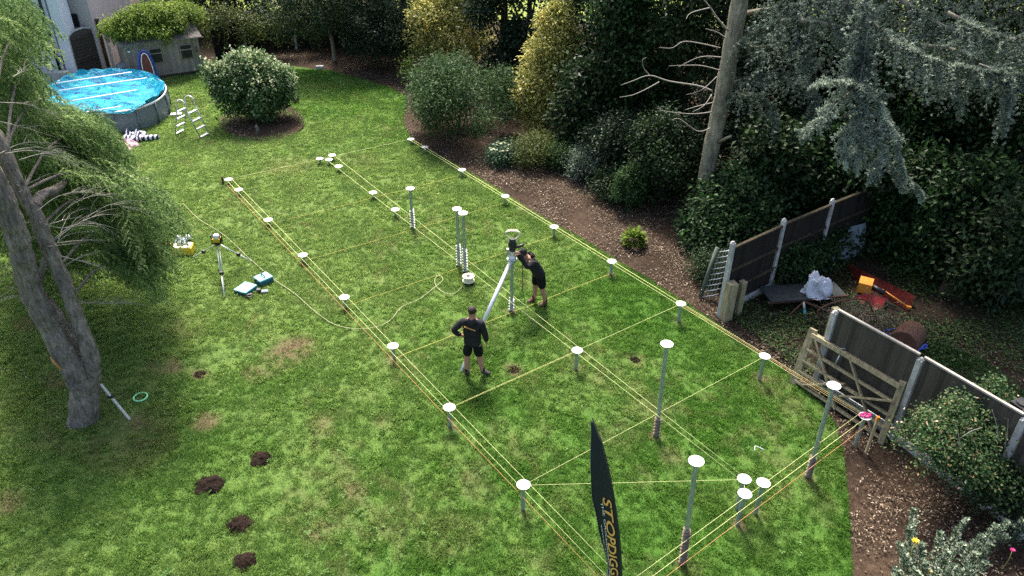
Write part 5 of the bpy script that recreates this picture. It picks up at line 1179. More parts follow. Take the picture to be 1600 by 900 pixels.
lobT = lobT+[(l[0]+random.uniform(-1, 1)*l[3], l[1]-random.random()*.5*l[4], l[2]+random.uniform(-.5, 1)*l[5], l[3]*.3, l[3]*.3, l[3]*.45) for l in lobT for _ in range(2)]
lobY = lobY+[(l[0]+random.uniform(-1, 1)*l[3], l[1]-random.random()*.5*l[4], l[2]+random.uniform(-.5, 1)*l[5], l[3]*.3, l[3]*.3, l[3]*.4) for l in lobY for _ in range(3)]
plant('variegated_tree', 'tall conical golden variegated tree in the middle of the border', 'tree', ga(858, 222), lobT, 26000, 'yel', .12, .065, 'golden variegated trees', stems=4, bark='barkd', crown_name='crown', sr=.07, clump=.12)
C, lob = auto(785, 262, 46, .55, 3, 5); sd_ = plant('sedum', 'low sedum clump with cream flower heads on the mulch', 'perennial plant', C, lob, 2500, 'sedum', .08, .05, sr=.01)
for i in range(26):
    a = random.random()*6.28; q = random.random()**.5*.5; p = Vector((C.x+q*math.cos(a), C.y+q*.8*math.sin(a), C.z+.5+.14*random.random()))
    w = MB(); w.tube([p-Vector((0, 0, .3)), p], .006, 5); w.lathe(p, [(0, -.01), (.055, 0), (.06, .02), (.03, .035), (0, .04)], 10); w.build('flower_head', L_['head'] if False else simple('sedum_head', (.55, .58, .38), .9, var=.3, scale=60, bump=.8) if i == 0 else bpy.data.materials['sedum_head'], sd_, True)
C, lob = auto(838, 268, 70, .95, 5, 6); plant('border_shrub', 'loose olive-green shrub at the foot of the conical golden tree', 'shrub', C, lob, 6000, 'olive', .08, .04, sr=.015)
C, lob = auto(878, 272, 50, .8, 4, 6); plant('border_shrub', 'small green shrub between the olive shrub and the pale bush', 'shrub', C, lob, 3500, 'mid', .08, .04, sr=.015)
C, lob = auto(914, 288, 56, 1.1, 5, 7); plant('border_shrub', 'pale greyish upright bush standing alone on the mulch border', 'shrub', C, lob, 5000, 'euo', .075, .035, sr=.015, clump=.1)
C, lob = auto(985, 335, 50, 1.5, 5, 8); plant('ivy_shrub', 'upright small-leaved ivy bush behind the lime hosta', 'shrub', C, lob, 4500, 'mid', .08, .05, sr=.02, clump=.08)
C, lob = auto(955, 318, 60, .8, 4, 18); plant('ivy_shrub', 'low dark spreading bush left of the upright ivy bush', 'shrub', C, lob, 4000, 'ivy', .09, .05, sr=.015)
# hosta
P = ga(990, 384); ho = thing('hosta', 'lime-green leafy hosta clump near the lawn edge', 'perennial plant', P)
n = 260; a = rng.random(n)*6.283; rr = rng.random(n)**.6; Cc = np.column_stack([np.cos(a)*rr*.1, np.sin(a)*rr*.1, .1+.25*(1-rr)])+np.array(P); Dd = np.column_stack([np.cos(a)*(.4+rr), np.sin(a)*(.4+rr), .9-rr*.8])
leaves('leaves', Cc+unit(Dd)*.1, Dd, np.column_stack([-np.cos(a)*.3, -np.sin(a)*.3, np.ones(n)]), .19+.09*rng.random(n), .11, L_['lime'], ho)
C, lob = auto(1118, 448, 60, .7, 4, 9); plant('border_shrub', 'low grey-green shrub beside the leaning mesh roll', 'shrub', C, lob, 4500, 'ivy', .06, .035, sr=.012)
C, lob = auto(960, 300, 90, 2.3, 6, 10); plant('dark_shrub', 'dark glossy shrub behind the pale greyish bush', 'shrub', C, lob, 9000, 'ivy2', .10, .06)
C, lob = auto(1040, 335, 110, 2.9, 8, 11); plant('dark_shrub', 'tall dark shrub standing left of the cedar trunk', 'shrub', C, lob, 13000, 'ivy', .10, .06)
lob = plobes([(1130, 335, 20.3, 44), (1165, 300, 20.6, 40), (1110, 375, 19.6, 36), (1150, 370, 19.5, 40), (1185, 340, 19.8, 34), (1085, 350, 20.3, 22), (1110, 300, 21.2, 22)])
plant('hazel_shrub', 'broad-leaved shrub covering the foot of the cedar trunk', 'shrub', ga(1135, 410), lob, 15000, 'hazel', .13, .10, stems=5, clump=.16)
# far sapling, thin leaning tree
sp_ = thing('young_sapling', 'thin yellow-green sapling with pale stem at the lawn edge', 'tree', ga(642, 133))
w = MB(); B = ga(642, 133); w.tube([B, B+Vector((-.05, 0, .5)), at(637, 100, B.y)], [.03, .02, .01], 6); w.build('trunk', M['alu'], sp_, True); crown('crown', plobes([(638, 108, B.y, 8, 1.3), (640, 118, B.y, 6)]), 500, .12, .06, L_['lime'], sp_)
tl = thing('leaning_tree', 'thin leaning tree with pale bare stem before the back fence', 'tree', ga(523, 97)); B = ga(523, 97)
w = MB(); limb_mb(w, [B, at(519, 65, B.y), at(511, 35, B.y-.2), at(506, 5, B.y-.4)], .10, .06); w.build('trunk', M['bark2'], tl, True)
crown('crown', plobes([(480, 12, 36.0, 46), (530, 5, 36.5, 50), (440, 18, 36, 40), (560, 20, 37, 38), (500, -20, 36, 60), (470, 42, 36.4, 26)]), 15000, .14, .06, L_['ivy'], tl, droop=.6)
# --- backdrop trees
def back(px, Y, r_m, h, lab, leaf, n, seed, L=.17, W=.10, name='broadleaf_tree', zlow=0., gap=.55):
    random.seed(seed); x = at(px, 200, Y).x; B = gv(x, Y); lob = []
    for i in range(15):
        a = random.random()*6.283; zz = zlow+(h-zlow)*((i+.5)/15); k = 1-.35*abs(zz/h-.45)*2; q = r_m*random.uniform(.36, .55)
        lob.append((x+r_m*.6*k*math.cos(a), Y+r_m*.5*k*math.sin(a), B.z+zz, q, q, q*.85))
    t = thing(name, lab, 'tree', B, 0, 'background trees behind the border')
    w = MB(); limb_mb(w, [B-Vector((0, 0, .1)), B+Vector((.1, 0, h*.4)), B+Vector((-.1, .1, h*.8))], .16, .06)
    for i in range(5):
        l = lob[3+i*2]; limb_mb(w, [B+Vector((0, 0, h*.25)), Vector(l[:3])], .06, .02, 6)
    w.build('trunk', M['barkd'], t, True); crown('crown', lob, n, L, W, L_[leaf], t, clump=.22, shell=.22, low=.3); return t
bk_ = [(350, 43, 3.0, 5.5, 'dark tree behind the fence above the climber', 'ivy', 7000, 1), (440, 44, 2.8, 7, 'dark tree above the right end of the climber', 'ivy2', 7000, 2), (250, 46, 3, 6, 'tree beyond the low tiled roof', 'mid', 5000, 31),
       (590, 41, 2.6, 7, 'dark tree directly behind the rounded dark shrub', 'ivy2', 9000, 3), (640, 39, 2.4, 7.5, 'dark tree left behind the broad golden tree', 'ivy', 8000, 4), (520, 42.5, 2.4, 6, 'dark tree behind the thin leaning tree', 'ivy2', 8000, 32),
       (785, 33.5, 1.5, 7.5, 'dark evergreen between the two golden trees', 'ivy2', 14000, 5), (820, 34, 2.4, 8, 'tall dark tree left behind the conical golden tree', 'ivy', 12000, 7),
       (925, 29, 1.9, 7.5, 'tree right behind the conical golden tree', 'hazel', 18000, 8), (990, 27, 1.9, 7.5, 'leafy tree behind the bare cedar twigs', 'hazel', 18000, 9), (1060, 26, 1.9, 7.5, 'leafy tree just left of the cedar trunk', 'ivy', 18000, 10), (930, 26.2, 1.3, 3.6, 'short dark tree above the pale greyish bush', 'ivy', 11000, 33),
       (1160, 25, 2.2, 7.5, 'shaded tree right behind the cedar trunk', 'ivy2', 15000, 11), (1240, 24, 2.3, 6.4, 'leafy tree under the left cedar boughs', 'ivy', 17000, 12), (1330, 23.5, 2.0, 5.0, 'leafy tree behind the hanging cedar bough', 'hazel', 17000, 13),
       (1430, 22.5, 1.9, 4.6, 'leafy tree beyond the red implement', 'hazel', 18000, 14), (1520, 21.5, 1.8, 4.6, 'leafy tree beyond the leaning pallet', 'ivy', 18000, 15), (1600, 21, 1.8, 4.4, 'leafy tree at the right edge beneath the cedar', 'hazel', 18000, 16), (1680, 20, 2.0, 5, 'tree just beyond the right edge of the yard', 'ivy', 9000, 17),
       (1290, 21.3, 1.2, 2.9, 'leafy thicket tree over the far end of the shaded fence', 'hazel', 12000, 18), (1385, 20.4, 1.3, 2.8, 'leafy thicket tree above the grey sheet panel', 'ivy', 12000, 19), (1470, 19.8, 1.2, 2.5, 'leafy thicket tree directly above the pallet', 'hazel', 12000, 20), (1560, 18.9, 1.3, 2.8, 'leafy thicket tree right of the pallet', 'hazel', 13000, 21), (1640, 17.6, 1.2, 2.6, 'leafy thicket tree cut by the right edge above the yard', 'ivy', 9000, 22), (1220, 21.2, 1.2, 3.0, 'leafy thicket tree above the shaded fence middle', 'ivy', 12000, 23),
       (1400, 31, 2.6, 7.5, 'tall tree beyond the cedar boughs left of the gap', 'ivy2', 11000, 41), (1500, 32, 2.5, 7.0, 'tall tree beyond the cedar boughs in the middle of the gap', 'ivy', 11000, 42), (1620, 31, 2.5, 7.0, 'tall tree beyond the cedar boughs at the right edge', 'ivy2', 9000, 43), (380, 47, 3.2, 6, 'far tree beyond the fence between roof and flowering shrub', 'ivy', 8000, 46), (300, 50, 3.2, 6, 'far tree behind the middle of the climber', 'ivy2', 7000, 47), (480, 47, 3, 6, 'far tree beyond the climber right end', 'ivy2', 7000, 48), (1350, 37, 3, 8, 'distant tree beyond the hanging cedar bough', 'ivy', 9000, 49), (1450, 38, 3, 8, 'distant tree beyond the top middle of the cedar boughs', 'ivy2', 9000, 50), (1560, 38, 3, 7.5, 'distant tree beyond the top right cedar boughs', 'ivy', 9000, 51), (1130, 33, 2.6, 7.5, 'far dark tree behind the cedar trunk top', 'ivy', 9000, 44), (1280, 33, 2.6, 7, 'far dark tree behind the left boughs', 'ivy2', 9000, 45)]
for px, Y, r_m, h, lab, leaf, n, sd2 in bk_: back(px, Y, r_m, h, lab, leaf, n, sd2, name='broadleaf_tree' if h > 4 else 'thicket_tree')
lob = plobes([(1215, 420, 17.9, 22), (1245, 405, 18.3, 26), (1275, 392, 18.7, 24), (1235, 425, 17.8, 18), (1300, 375, 19.3, 22), (1262, 415, 18.1, 16), (1285, 415, 18.4, 14)])
lob += [(l[0]+random.uniform(-1, 1)*l[3], l[1]-random.random()*.5*l[4], l[2]+random.uniform(0, 1.2)*l[5], l[3]*.35, l[3]*.35, l[3]*.5) for l in list(lob) for _ in range(3)]
plant('bramble_thicket', 'leafy thicket climbing the shaded fence between its white posts', 'shrub', ga(1245, 430), lob, 6500, 'hazel', .10, .07, stems=4, sr=.015, clump=.12)
# ground cover in the yard and under the hedge (stuff)
yp = [tuple(v[:2]) for v in [ga(1140, 500), ga(1250, 585)]]+[(7.2, 14.0), (11.0, 8.2), (22, 10), (22, 22), (11, 22), (9, 19.6), (6.0, 17.1)]
P_ = scatter([(yp, 1)], 26000); n = len(P_)
D = rng.normal(size=(n, 3)); D[:, 2] = np.abs(D[:, 2])*.4; N = rng.normal(0, .4, (n, 3)); N[:, 2] += 1
tag(leaves('ground_cover', np.column_stack([P_, gz(P_[:, 0], P_[:, 1])+.06+.1*rng.random(n)]), D, N, .07*(.5+rng.random(n)), .05, L_['ground']), 'low ivy and weeds covering the shaded yard ground', 'ground cover', kind='stuff')
chips('leaf_litter', [(yp, 1)], 16000, 'dead leaves and bark scattered over the shaded yard', M['chip'], .06)
P_ = scatter([([tuple(ga(*q)[:2]) for q in [(1430, 555), (1470, 540), (1560, 580), (1600, 620), (1600, 650), (1520, 610)]], 1)], 9000); n = len(P_)
V, r_ = strands(np.column_stack([P_, gz(P_[:, 0], P_[:, 1])+.03]), rng.normal(size=(n, 3))*[.5, .5, .2]+[0, 0, 1], .12, 3, .12, .014, .4)
tag(poly_mesh('long_grass', V, 3, r_, L_['mid']), 'longer rough grass behind the board fence', 'grass', kind='stuff')
# --- rose-like bush, variegated shrubs bottom right
lob = plobes([(1500, 680, 10.8, 62, .75), (1460, 690, 10.5, 44, .8), (1545, 690, 11.0, 50, .8), (1525, 640, 11.2, 34, .8), (1480, 645, 10.9, 26), (1570, 650, 11.1, 30), (1500, 730, 10.2, 48, .7), (1560, 735, 10.4, 44, .8), (1445, 665, 10.7, 24), (1585, 700, 11.0, 34), (1540, 608, 11.4, 18), (1450, 715, 10.2, 24)])
lob = [(l[0]+.15, l[1], l[2], l[3]*.82, l[4]*.82, l[5]*.85) for l in lob]+[(l[0]+random.uniform(-1, 1)*l[3], l[1]+random.uniform(-.5, .5)*l[4], l[2]+random.uniform(-.6, .9)*l[5], l[3]*.3, l[3]*.3, l[3]*.4) for l in lob for _ in range(4)]
rs_ = plant('rose_bush', 'large straggly bush with bronze and cream tips against the fence', 'shrub', ga(1515, 775), lob, 26000, 'rose', .062, .038, stems=8, sr=.018, clump=.10, shell=.22, per=9, bark='twig')
for i in range(9):
    l = lob[i]; C, lb2 = None, None
def twiggy(par, pts, r=.01):
    w = MB()
    for a, b_ in pts: limb_mb(w, [a, a.lerp(b_, .5)+Vector((0, 0, .05)), b_], r, r*.4, 5)
    return w.build('bare_twigs', M['twig'], par, True)
twiggy(rs_, [(at(1545, 700, 10.6), at(1600, 640, 10.6)), (at(1500, 685, 10.3), at(1535, 668, 10.2)), (at(1560, 690, 10.3), at(1550, 640, 10.4)), (at(1570, 700, 10.3), at(1575, 655, 10.2)), (at(1500, 700, 10.1), at(1490, 655, 10.2))])
lob = plobes([(1570, 765, 10.1, 34), (1600, 745, 10.3, 34), (1540, 770, 10.0, 24), (1600, 785, 9.9, 26)])
plant('dark_shrub', 'low dark shrub below the rose bush at the right edge', 'shrub', ga(1580, 800), lob, 6500, 'ivy', .07, .045, stems=4, sr=.015, clump=.1)
def spires(lab, base, tips, leafn=230):
    t = thing('euonymus_shrub', lab, 'shrub', base, 0, 'silver variegated shrubs'); w = MB(); Cs = []; Ds = []
    for (px, py, Y) in tips:
        T_ = Vector(at(px, py, Y)); B_ = Vector((T_.x*.55+base.x*.45, T_.y*.5+base.y*.5, float(gz(base.x, base.y))-.02)); mid = B_.lerp(T_, .5)+Vector((random.uniform(-.08, .08), .05, .05)); sl = smooth_line([B_, mid, T_], 5)
        w.tube(sl, [.010-.0007*i for i in range(len(sl))], 5); A = np.array([list(p) for p in sl]); s = .25+.75*rng.random(leafn)**.8; tt = np.linspace(0, 1, len(sl)); Pp = np.column_stack([np.interp(s, tt, A[:, k]) for k in range(3)])
        a = rng.random(leafn)*6.283; D = np.column_stack([np.cos(a), np.sin(a), .5+.4*rng.random(leafn)]); off = (.11*(1-s)+.025)[:, None]*rng.random((leafn, 1)); Cs.append(Pp+D*off*[1, 1, .4]); Ds.append(D)
    w.build('stem', M['barkd'], t, True); C = np.concatenate(Cs); D = np.concatenate(Ds); N = rng.normal(0, .35, C.shape)+[0, -.3, 1]
    leaves('foliage', C, D, N, .056*(.6+.7*rng.random(len(C))), .044, L_['euo'], t); return t
random.seed(3)
TP_ = [(1428, 795, 8.9), (1420, 825, 8.7), (1440, 850, 8.5), (1470, 832, 8.7), (1480, 862, 8.4), (1510, 812, 8.9), (1505, 850, 8.6), (1525, 865, 8.5), (1535, 838, 8.8), (1558, 822, 9.0), (1548, 850, 8.8), (1415, 870, 8.3), (1445, 880, 8.2), (1465, 890, 8.1), (1490, 885, 8.1), (1515, 890, 8.1), (1405, 850, 8.4), (1540, 880, 8.4), (1575, 815, 9.1), (1430, 890, 8.0), (1500, 905, 7.9), (1400, 890, 8.1)]
spires('silver variegated shrub with upright spires at the bottom right', ga(1475, 925), TP_)
spires('small silver variegated spray cut by the right edge', ga(1590, 852), [(1583, 822, 9.4), (1598, 812, 9.4), (1572, 838, 9.2), (1605, 830, 9.3)], 130)
def flower(px, py, Y, mat, lab, r=.05):
    P = Vector(at(px, py, Y)); g = gv(P.x, P.y); t = thing('garden_flower', lab, 'flower', g)
    w = MB(); w.tube([g, g.lerp(P, .6)+Vector((.02, 0, 0)), P], .006, 5); w.build('stem', M['string_d'], t, True)
    n = 14; a = np.arange(n)*6.283/7; leaves('petals', np.tile(np.array(P), (n, 1)), np.column_stack([np.cos(a), np.sin(a), .3+.5*(np.arange(n) > 6)]), np.tile([0, 0, 1.], (n, 1)), r, r*.8, mat, t)
flower(1430, 846, 8.5, M['yellow'], 'yellow flower standing in the silver variegated shrub', .07)
flower(1452, 893, 8.2, simple('pale_yellow', (.6, .55, .2), .6), 'pale yellow flower at the bottom of the silver shrub', .06)
flower(1582, 860, 9.0, M['pink'], 'single red-pink flower near the right edge')

# ============================================================ CEDAR
tr_ = [(1093, 345), (1108, 250), (1125, 170), (1142, 80), (1156, 0), (1166, -70)]
CB = ga(1093, 345); tp = [CB-Vector((0, 0, .2))]+[at(*q, CB.y) for q in tr_[1:]]
cdr = thing('cedar_tree', 'tall blue cedar with pale bare trunk and drooping boughs', 'tree', CB)
w = MB(); pl_ = smooth_line(tp, 5); w.tube(pl_, [.245-.02*i/len(pl_)+(.05 if i < 2 else 0)+.012*math.sin(i*2.1) for i in range(len(pl_))], 20); w.build('trunk', M['bark2'], cdr, True)
T = lambda k: Vector(pl_[int(k*(len(pl_)-1))])
def bough(pts, r0, r1=None): return [Vector(at(*p)) for p in pts], r0, r1 or r0*.35
BG = [bough([(1150, 70, 21.5), (1195, 45, 20.6), (1232, 32, 20), (1290, 38, 19.4), (1345, 52, 19), (1400, 62, 18.6)], .10),
      bough([(1335, -30, 16.5), (1352, 22, 16.2), (1356, 40, 16.1), (1350, 88, 15.9), (1342, 134, 15.7)], .035, .018),
      bough([(1356, 28, 16.2), (1390, 58, 15.9), (1432, 84, 15.7), (1480, 102, 15.6), (1520, 110, 15.5), (1570, 112, 15.4)], .028),
      bough([(1400, -10, 19), (1440, 25, 18.6), (1490, 48, 18.2), (1540, 62, 17.8), (1600, 70, 17.4), (1660, 80, 17)], .07),
      bough([(1170, 20, 21.8), (1230, 10, 20.5), (1300, 5, 19.6), (1380, 15, 18.8)], .08),
      bough([(1135, 130, 21.4), (1180, 122, 20.6), (1225, 118, 19.9), (1262, 130, 19.3), (1275, 170, 18.9)], .05),
      bough([(1130, 165, 21.4), (1160, 150, 20.9), (1195, 160, 20.5), (1212, 190, 20.2)], .03),
      bough([(1480, 20, 17), (1530, 45, 16.6), (1570, 60, 16.3), (1620, 60, 16)], .05),
      bough([(1380, 60, 18.4), (1430, 90, 17.9), (1475, 125, 17.5), (1500, 165, 17.2)], .035),
      bough([(1530, 100, 15.6), (1568, 118, 15.4), (1575, 150, 15.3), (1572, 200, 15.2)], .02),
      bough([(1440, 70, 17.6), (1500, 80, 17.2), (1545, 105, 16.8), (1600, 120, 16.4)], .04),
      bough([(1300, 40, 19.2), (1330, 80, 18.8), (1345, 120, 18.5), (1385, 150, 18.2)], .03),
      bough([(1240, 40, 20), (1262, 80, 19.6), (1275, 110, 19.3)], .03),
      bough([(1150, 60, 21.6), (1185, 75, 21.2), (1215, 75, 20.7), (1250, 90, 20.3)], .04)]
SH_ = [bough([(1342, 134, 15.7), (1320, 150, 15.5), (1300, 170, 15.3), (1275, 195, 15.1), (1250, 213, 15.0)], .014),
       bough([(1342, 134, 15.7), (1350, 170, 15.5), (1348, 205, 15.3), (1338, 240, 15.2), (1333, 268, 15.1)], .014),
       bough([(1342, 134, 15.7), (1368, 155, 15.5), (1385, 185, 15.3), (1400, 220, 15.1), (1412, 270, 15), (1438, 302, 14.9)], .014),
       bough([(1342, 140, 15.7), (1330, 128, 15.5), (1310, 128, 15.4), (1275, 132, 15.2)], .012),
       bough([(1350, 170, 15.5), (1325, 200, 15.3), (1318, 230, 15.2), (1322, 258, 15.1)], .012),
       bough([(1375, 165, 15.4), (1370, 205, 15.3), (1372, 240, 15.1), (1365, 285, 15)], .012), bough([(1385, 185, 15.3), (1385, 230, 15.2), (1392, 262, 15.1), (1410, 290, 15)], .012)]
w = MB()
for pts, r0, r1 in BG: limb_mb(w, pts, r0, r1, 7)
w.build('bough', M['bark2'], cdr, True)
w = MB()
for pts, r0, r1 in SH_: limb_mb(w, pts, r0, r1, 6)
w.build('hanging_bough', M['twig'], cdr, True)
def dress(bs, per_m, length, tri, nl, nw, start=.15, droop=.45, down=.25, tf=0):
    Vs = []; Rs = []
    for pts, _, _ in bs:
        pl2 = smooth_line(pts, 6); A = np.array([list(p) for p in pl2]); seg = np.linalg.norm(np.diff(A, axis=0), axis=1); cum = np.concatenate([[0], np.cumsum(seg)]); n = int(cum[-1]*per_m)
        s = cum[-1]*(start+(1-start)*rng.random(n)); Pp = np.column_stack([np.interp(s, cum, A[:, k]) for k in range(3)]); tn = unit(np.column_stack([np.interp(s, cum, np.gradient(A[:, k], cum)) for k in range(3)]))
        sd3 = unit(np.cross(tn, [0, 0, 1.]))*np.where(rng.random(n) < .5, -1, 1)[:, None]
        D = sd3*.9+tn*.55+rng.normal(0, .3, (n, 3))-np.array([0, 0, down]); tap = 1-.55*(s/cum[-1]); V, r_ = strands(Pp, D, length*tap*(.55+.7*rng.random(n)), tri, nl, nw, droop, 1.1, .2, .35, .35, tf); Vs.append(V); Rs.append(r_)
    return np.concatenate(Vs), np.concatenate(Rs)
V1, r1_ = dress(BG, 22, .80, 70, .070, .034, .12, .6, tf=7)
V2, r2_ = dress(BG, 34, .42, 48, .072, .036, .1, .15, -.2, tf=4)
poly_mesh('foliage', np.concatenate([V1, V2]), 3, np.concatenate([r1_, r2_]), L_['cedar'], cdr)
V3_, r3_ = dress(SH_, 46, .36, 56, .066, .034, .0, .25, .05, tf=5)
poly_mesh('hanging_foliage', V3_, 3, np.clip(r3_+.15, 0, 1), L_['cedar'], cdr)
# region fill between the boughs (hanging sprays)
def region(poly, Ya, Yb, n):
    xs = [p[0] for p in poly]; ys = [p[1] for p in poly]; out = []
    px = rng.uniform(min(xs), max(xs), n*5); py = rng.uniform(min(ys), max(ys), n*5); k = in_poly(px, py, poly); px, py = px[k][:n], py[k][:n]
    return np.array([list(at(a, b_, Ya+(Yb-Ya)*rng.random())) for a, b_ in zip(px, py)])
PR_ = region([(1185, -10), (1640, -30), (1640, 120), (1580, 150), (1500, 165), (1440, 140), (1390, 110), (1300, 100), (1230, 150), (1185, 130)], 17.8, 20.5, 620)
V, r_ = strands(PR_, rng.normal(size=(len(PR_), 3))*[1, 1, .25]-[0, 0, .1], .3+.35*rng.random(len(PR_)), 48, .058, .032, .6, 1.0, .2, .35, .35, 6)
poly_mesh('inner_foliage', V, 3, r_*.85, L_['cedar'], cdr)
cr_ = np.array([(8.2, 20.2, 8.6, 1.7, 1.5, 1.0), (10.4, 20.8, 8.8, 2.0, 1.6, 1.1), (12.8, 20.5, 8.5, 2.0, 1.7, 1.1), (15, 20, 8.3, 2.0, 1.8, 1.1), (9.5, 22.5, 9.5, 2.2, 1.6, 1.2), (13, 22.8, 9.2, 2.2, 1.8, 1.2), (6.8, 22.3, 10, 1.6, 1.4, 1.5), (17.5, 19.5, 8.4, 2.2, 2.0, 1.2), (11.6, 18.8, 8.4, 2.0, 1.0, .7), (14.6, 18.3, 8.4, 2.0, 1.0, .7)])  # unseen upper crown, added above the yard to shade it
idx = rng.integers(0, len(cr_), 2600); P_ = cr_[idx, :3]+unit(rng.normal(size=(2600, 3)))*cr_[idx, 3:]*(rng.random((2600, 1))**.4)
V, r_ = strands(P_, rng.normal(size=(2600, 3))*[1, 1, .3], .5, 26, .12, .05, .5, 1.0, .2, .2, .3, 5); poly_mesh('upper_foliage', V, 3, r_, L_['cedar'], cdr)
w = MB()
TW = [[(1112, 142), (1090, 134), (1046, 127), (1015, 118), (990, 126), (970, 133)], [(1015, 118), (1006, 106), (1004, 94), (1010, 90)], [(1030, 128), (1012, 138), (990, 148), (968, 152)], [(1125, 110), (1098, 103), (1075, 102), (1045, 103)], [(1112, 175), (1085, 178), (1055, 176), (1030, 172)],
      [(1125, 75), (1095, 68), (1068, 65), (1050, 75), (1030, 74)], [(1120, 120), (1100, 138), (1085, 145), (1072, 148)], [(1138, 48), (1122, 30), (1110, 12), (1100, 0), (1088, -12)], [(1110, 200), (1090, 205), (1062, 186), (1050, 188)], [(1128, 90), (1105, 88), (1085, 92), (1060, 105)],
      [(1115, 160), (1090, 166), (1070, 172)], [(1180, 118), (1190, 130), (1200, 150)], [(1135, 60), (1120, 50), (1102, 45)], [(1110, 12), (1080, 20), (1072, 30)], [(1170, 60), (1200, 40), (1210, 90)], [(1112, 148), (1100, 165), (1082, 175)]]
for i, q in enumerate(TW): 
    limb_mb(w, [at(a, b_, CB.y-.3-.25*k_*(1 if i % 2 else .5)) for k_, (a, b_) in enumerate(q)], .028 if i in (0, 7) else .018, .006, 5)
w.build('bare_twigs', M['twig'], cdr, True)
w = MB(); w.tube([at(1124, 222, CB.y-.2), at(1135, 216, CB.y-.7), at(1143, 212, CB.y-.9)], [.06, .045, .03], 8); w.build('branch_stub', M['bark2'], cdr, True)

# ============================================================ CYPRESS (left)
YB = ga(130, 655).y
cyp = thing('cypress_tree', 'large cypress with three grey stems and feathery drooping foliage', 'tree', ga(130, 655))
w = MB()
def stem(pts, rs, n=18):
    P_ = smooth_line([at(*p) for p in pts], 5); rr = np.interp(np.linspace(0, 1, len(P_)), np.linspace(0, 1, len(rs)), rs)
    k0 = len(w.v); rr = [r*(1+.05*math.sin(i*1.7)) for i, r in enumerate(rr)]; P2 = smooth_line(P_, 4); rr = np.interp(np.linspace(0, 1, len(P2)), np.linspace(0, 1, len(P_)), rr); n *= 2; w.tube(P2, rr, n)
    for i in range(len(P2)):
        for j in range(n):
            v = w.v[k0+i*n+j]; d = (v-P2[i]).normalized(); q = float(vnoise(j*1.0+i*.15, v.z*3.0, 2.2))*.6+float(vnoise(j*1.0, i*1.0, 3.1))*.6+float(vnoise(v.x*2+v.z*2, v.y*2-v.z*2, .5))*.5
            w.v[k0+i*n+j] = v+d*(q-.8)*.045
stem([(130, 682, YB), (131, 658, YB), (130, 610, YB), (117, 578, YB), (96, 545, YB+.02), (80, 512, YB+.05), (66, 488, YB), (48, 455, YB-.02), (38, 415, YB-.05), (28, 375, YB-.1), (14, 335, YB-.15), (-12, 275, YB-.2), (-60, 180, YB-.2)], [.42, .29, .24, .22, .20, .195, .185, .18, .178, .175, .17, .15])
stem([(134, 640, YB+.05), (138, 605, YB+.1), (143, 572, YB+.12), (137, 538, YB+.15), (124, 505, YB+.2), (110, 470, YB+.25), (98, 437, YB+.3), (72, 378, YB+.35), (56, 335, YB+.4), (34, 300, YB+.4), (12, 250, YB+.45), (-15, 195, YB+.5)], [.24, .20, .165, .145, .13, .122, .118, .118, .116, .11, .105, .09])
stem([(126, 575, YB+.3), (112, 535, YB+.4), (96, 505, YB+.6), (80, 478, YB+.8), (60, 450, YB+1.0), (80, 380, YB+1.3)], [.15, .12, .11, .10, .08, .05], 12)
stem([(52, 322, YB+.4), (66, 305, YB+.8), (88, 297, YB+1.2), (105, 280, YB+1.8), (135, 240, YB+3)], [.085, .085, .08, .06, .03], 10)
w.build('trunk', M['bark'], cyp, True)
w = MB(); w.tube([at(96, 578, YB-.25), at(84, 566, YB-.25), at(79, 558, YB-.25)], [.02, .025, .012], 6); w.build('torn_bark', M['orange'] if False else simple('torn_wood', (.50, .24, .09), .8), cyp, True)
# bare grey twigs
w = MB()
def twig(pts, Y0, dY, r=.012, forks=3):
    r *= .62
    P_ = [at(a, b_, Y0+dY*i/(len(pts)-1)) for i, (a, b_) in enumerate(pts)]; limb_mb(w, P_, r, r*.35, 5)
    sl = smooth_line(P_, 4)
    for _ in range(forks):
        i = random.randint(len(sl)//4, len(sl)-3); a = sl[i]; d = (sl[i+1]-sl[i]).normalized(); e = a+(d+Vector((random.uniform(-.5, .5), random.uniform(-.4, .4), random.uniform(-.35, .25)))).normalized()*random.uniform(.25, .7)
        limb_mb(w, [a, a.lerp(e, .5)+Vector((0, 0, .04)), e], r*.55, r*.2, 4)
TWG = [[(75, 385), (120, 380), (160, 372), (200, 384)], [(70, 350), (110, 355), (170, 320), (210, 330)], [(78, 350), (120, 340), (155, 345)], [(58, 330), (95, 305), (150, 300)], [(75, 355), (115, 318), (160, 305), (200, 320)],
       [(85, 375), (130, 345), (175, 335), (230, 350)], [(88, 380), (140, 375), (190, 382), (230, 420)], [(70, 340), (30, 350), (5, 345)], [(95, 400), (150, 415), (190, 430)], [(90, 385), (60, 370), (20, 400)], [(30, 290), (0, 280), (-15, 285)], [(30, 250), (70, 240), (110, 250), (150, 265)], [(20, 235), (60, 230), (100, 240)],
       [(110, 475), (160, 472), (215, 473)], [(105, 465), (150, 475), (210, 470)], [(90, 378), (110, 335), (150, 330), (200, 365)], [(85, 372), (120, 350), (160, 352), (215, 395)], [(45, 410), (20, 450), (-10, 470)], [(22, 400), (10, 420), (8, 440)], [(20, 420), (45, 455), (60, 480)], [(0, 240), (30, 225), (60, 222), (95, 225)], [(60, 450), (30, 462), (0, 470)], [(20, 120), (35, 112), (50, 108)], [(0, 190), (40, 200), (90, 215)], [(0, 160), (50, 165), (100, 190)], [(8, 240), (50, 235), (95, 245), (125, 262)], [(30, 300), (60, 280), (110, 285)],
       [(80, 430), (130, 400), (180, 398), (215, 402)], [(70, 420), (110, 425), (150, 440)], [(70, 410), (100, 370), (150, 362), (190, 372)]]
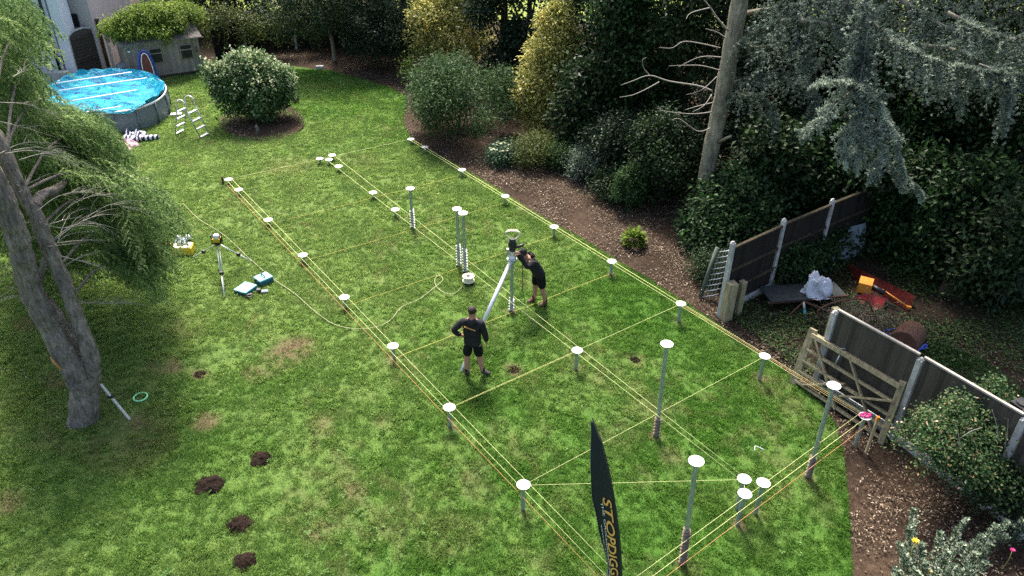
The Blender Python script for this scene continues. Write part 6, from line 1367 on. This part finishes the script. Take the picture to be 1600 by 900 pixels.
for i, q in enumerate(TWG): random.seed(i); twig(q, YB+.2, random.uniform(.8, 2.2), random.uniform(.009, .015), 9)
w.build('bare_twigs', M['twig'], cyp, True)
random.seed(5)
REG = [([(-30, -30), (45, -30), (55, 5), (62, 30), (45, 40), (30, 55), (50, 90), (75, 112), (75, 130), (45, 130), (-30, 140)], 13.5, 19.0, 1100),
       ([(-30, 110), (35, 125), (55, 150), (75, 175), (100, 210), (60, 250), (-30, 240)], 13.5, 18.5, 1000),
       ([(80, 178), (105, 162), (160, 172), (178, 188), (176, 210), (168, 238), (115, 250), (75, 228)], 14.0, 17.0, 900),
       ([(60, 225), (150, 225), (215, 255), (235, 275), (276, 300), (270, 325), (248, 340), (248, 365), (230, 392), (200, 400), (195, 385), (160, 345), (110, 330), (60, 290)], 13.2, 17.4, 2300),
       ([(155, 330), (200, 340), (252, 345), (240, 392), (222, 415), (195, 420), (170, 380)], 12.8, 15.5, 700),
       ([(-30, 225), (60, 235), (120, 300), (150, 400), (60, 430), (30, 380), (-30, 350)], 14.2, 18.8, 1100)]
Vs = []; Rs = []
for (poly, Ya, Yb, n), mul in zip(REG, (.32, .36, .58, .32, .32, .44)):
    P_ = region(poly, Ya, Yb, int(n*mul)); n = len(P_); D = np.column_stack([.75+.3*rng.normal(size=n), -.15+.4*rng.normal(size=n), .12+.22*rng.normal(size=n)])
    V, r_ = plumes(P_-unit(D)*.6, D, .6+.5*rng.random(n), nw=.019, nl=.06); Vs.append(V); Rs.append(r_)
poly_mesh('foliage', np.concatenate(Vs), 3, np.concatenate(Rs), L_['cyp'], cyp)
# limbs carrying the foliage
w = MB()
for a, b_ in [((60, 360, YB+.35), (200, 300, 15)), ((35, 300, YB+.4), (150, 190, 16)), ((10, 240, YB+.45), (60, 60, 16)), ((90, 420, YB+.3), (240, 330, 14.8)), ((110, 470, YB+.25), (235, 390, 14)), ((35, 300, YB+.4), (230, 280, 15.2)), ((-10, 200, YB+.5), (40, 20, 15.5)), ((5, 250, YB+.45), (90, 140, 16))]:
    A = Vector(at(*a)); B = Vector(at(*b_)); limb_mb(w, [A, A.lerp(B, .4)+Vector((0, 0, .3)), B], .032, .008, 7)
w.build('limb', M['bark'], cyp, True)
# the part of the crown above the picture, which shades the lawn
lobc = np.array([(-14.5, 15.8, 6.5, 1.6, 2, 1.5), (-12.5, 13.2, 5.4, 2.2, 2, 1.8), (-11.5, 11.4, 5.8, 1.6, 1.5, 1.3), (-13, 15.5, 4.4, 2, 2, 1.6), (-10.6, 11.8, 7.0, 1.5, 1.2, 1.0)])
idx = rng.integers(0, len(lobc), 2600); P_ = lobc[idx, :3]+unit(rng.normal(size=(2600, 3)))*lobc[idx, 3:]*(rng.random((2600, 1))**.4)
zz = CH-.235*P_[:, 1]; P_ = P_[(P_[:, 2] > zz+.3) | (P_[:, 0] < -.75*P_[:, 1]-1.5)]; NU = len(P_)
V, r_ = strands(P_, rng.normal(size=(NU, 3))*[1, 1, .3], .55, 30, .13, .028, .9, .6, .3, .2); poly_mesh('upper_foliage', V, 3, r_, L_['cyp'], cyp)
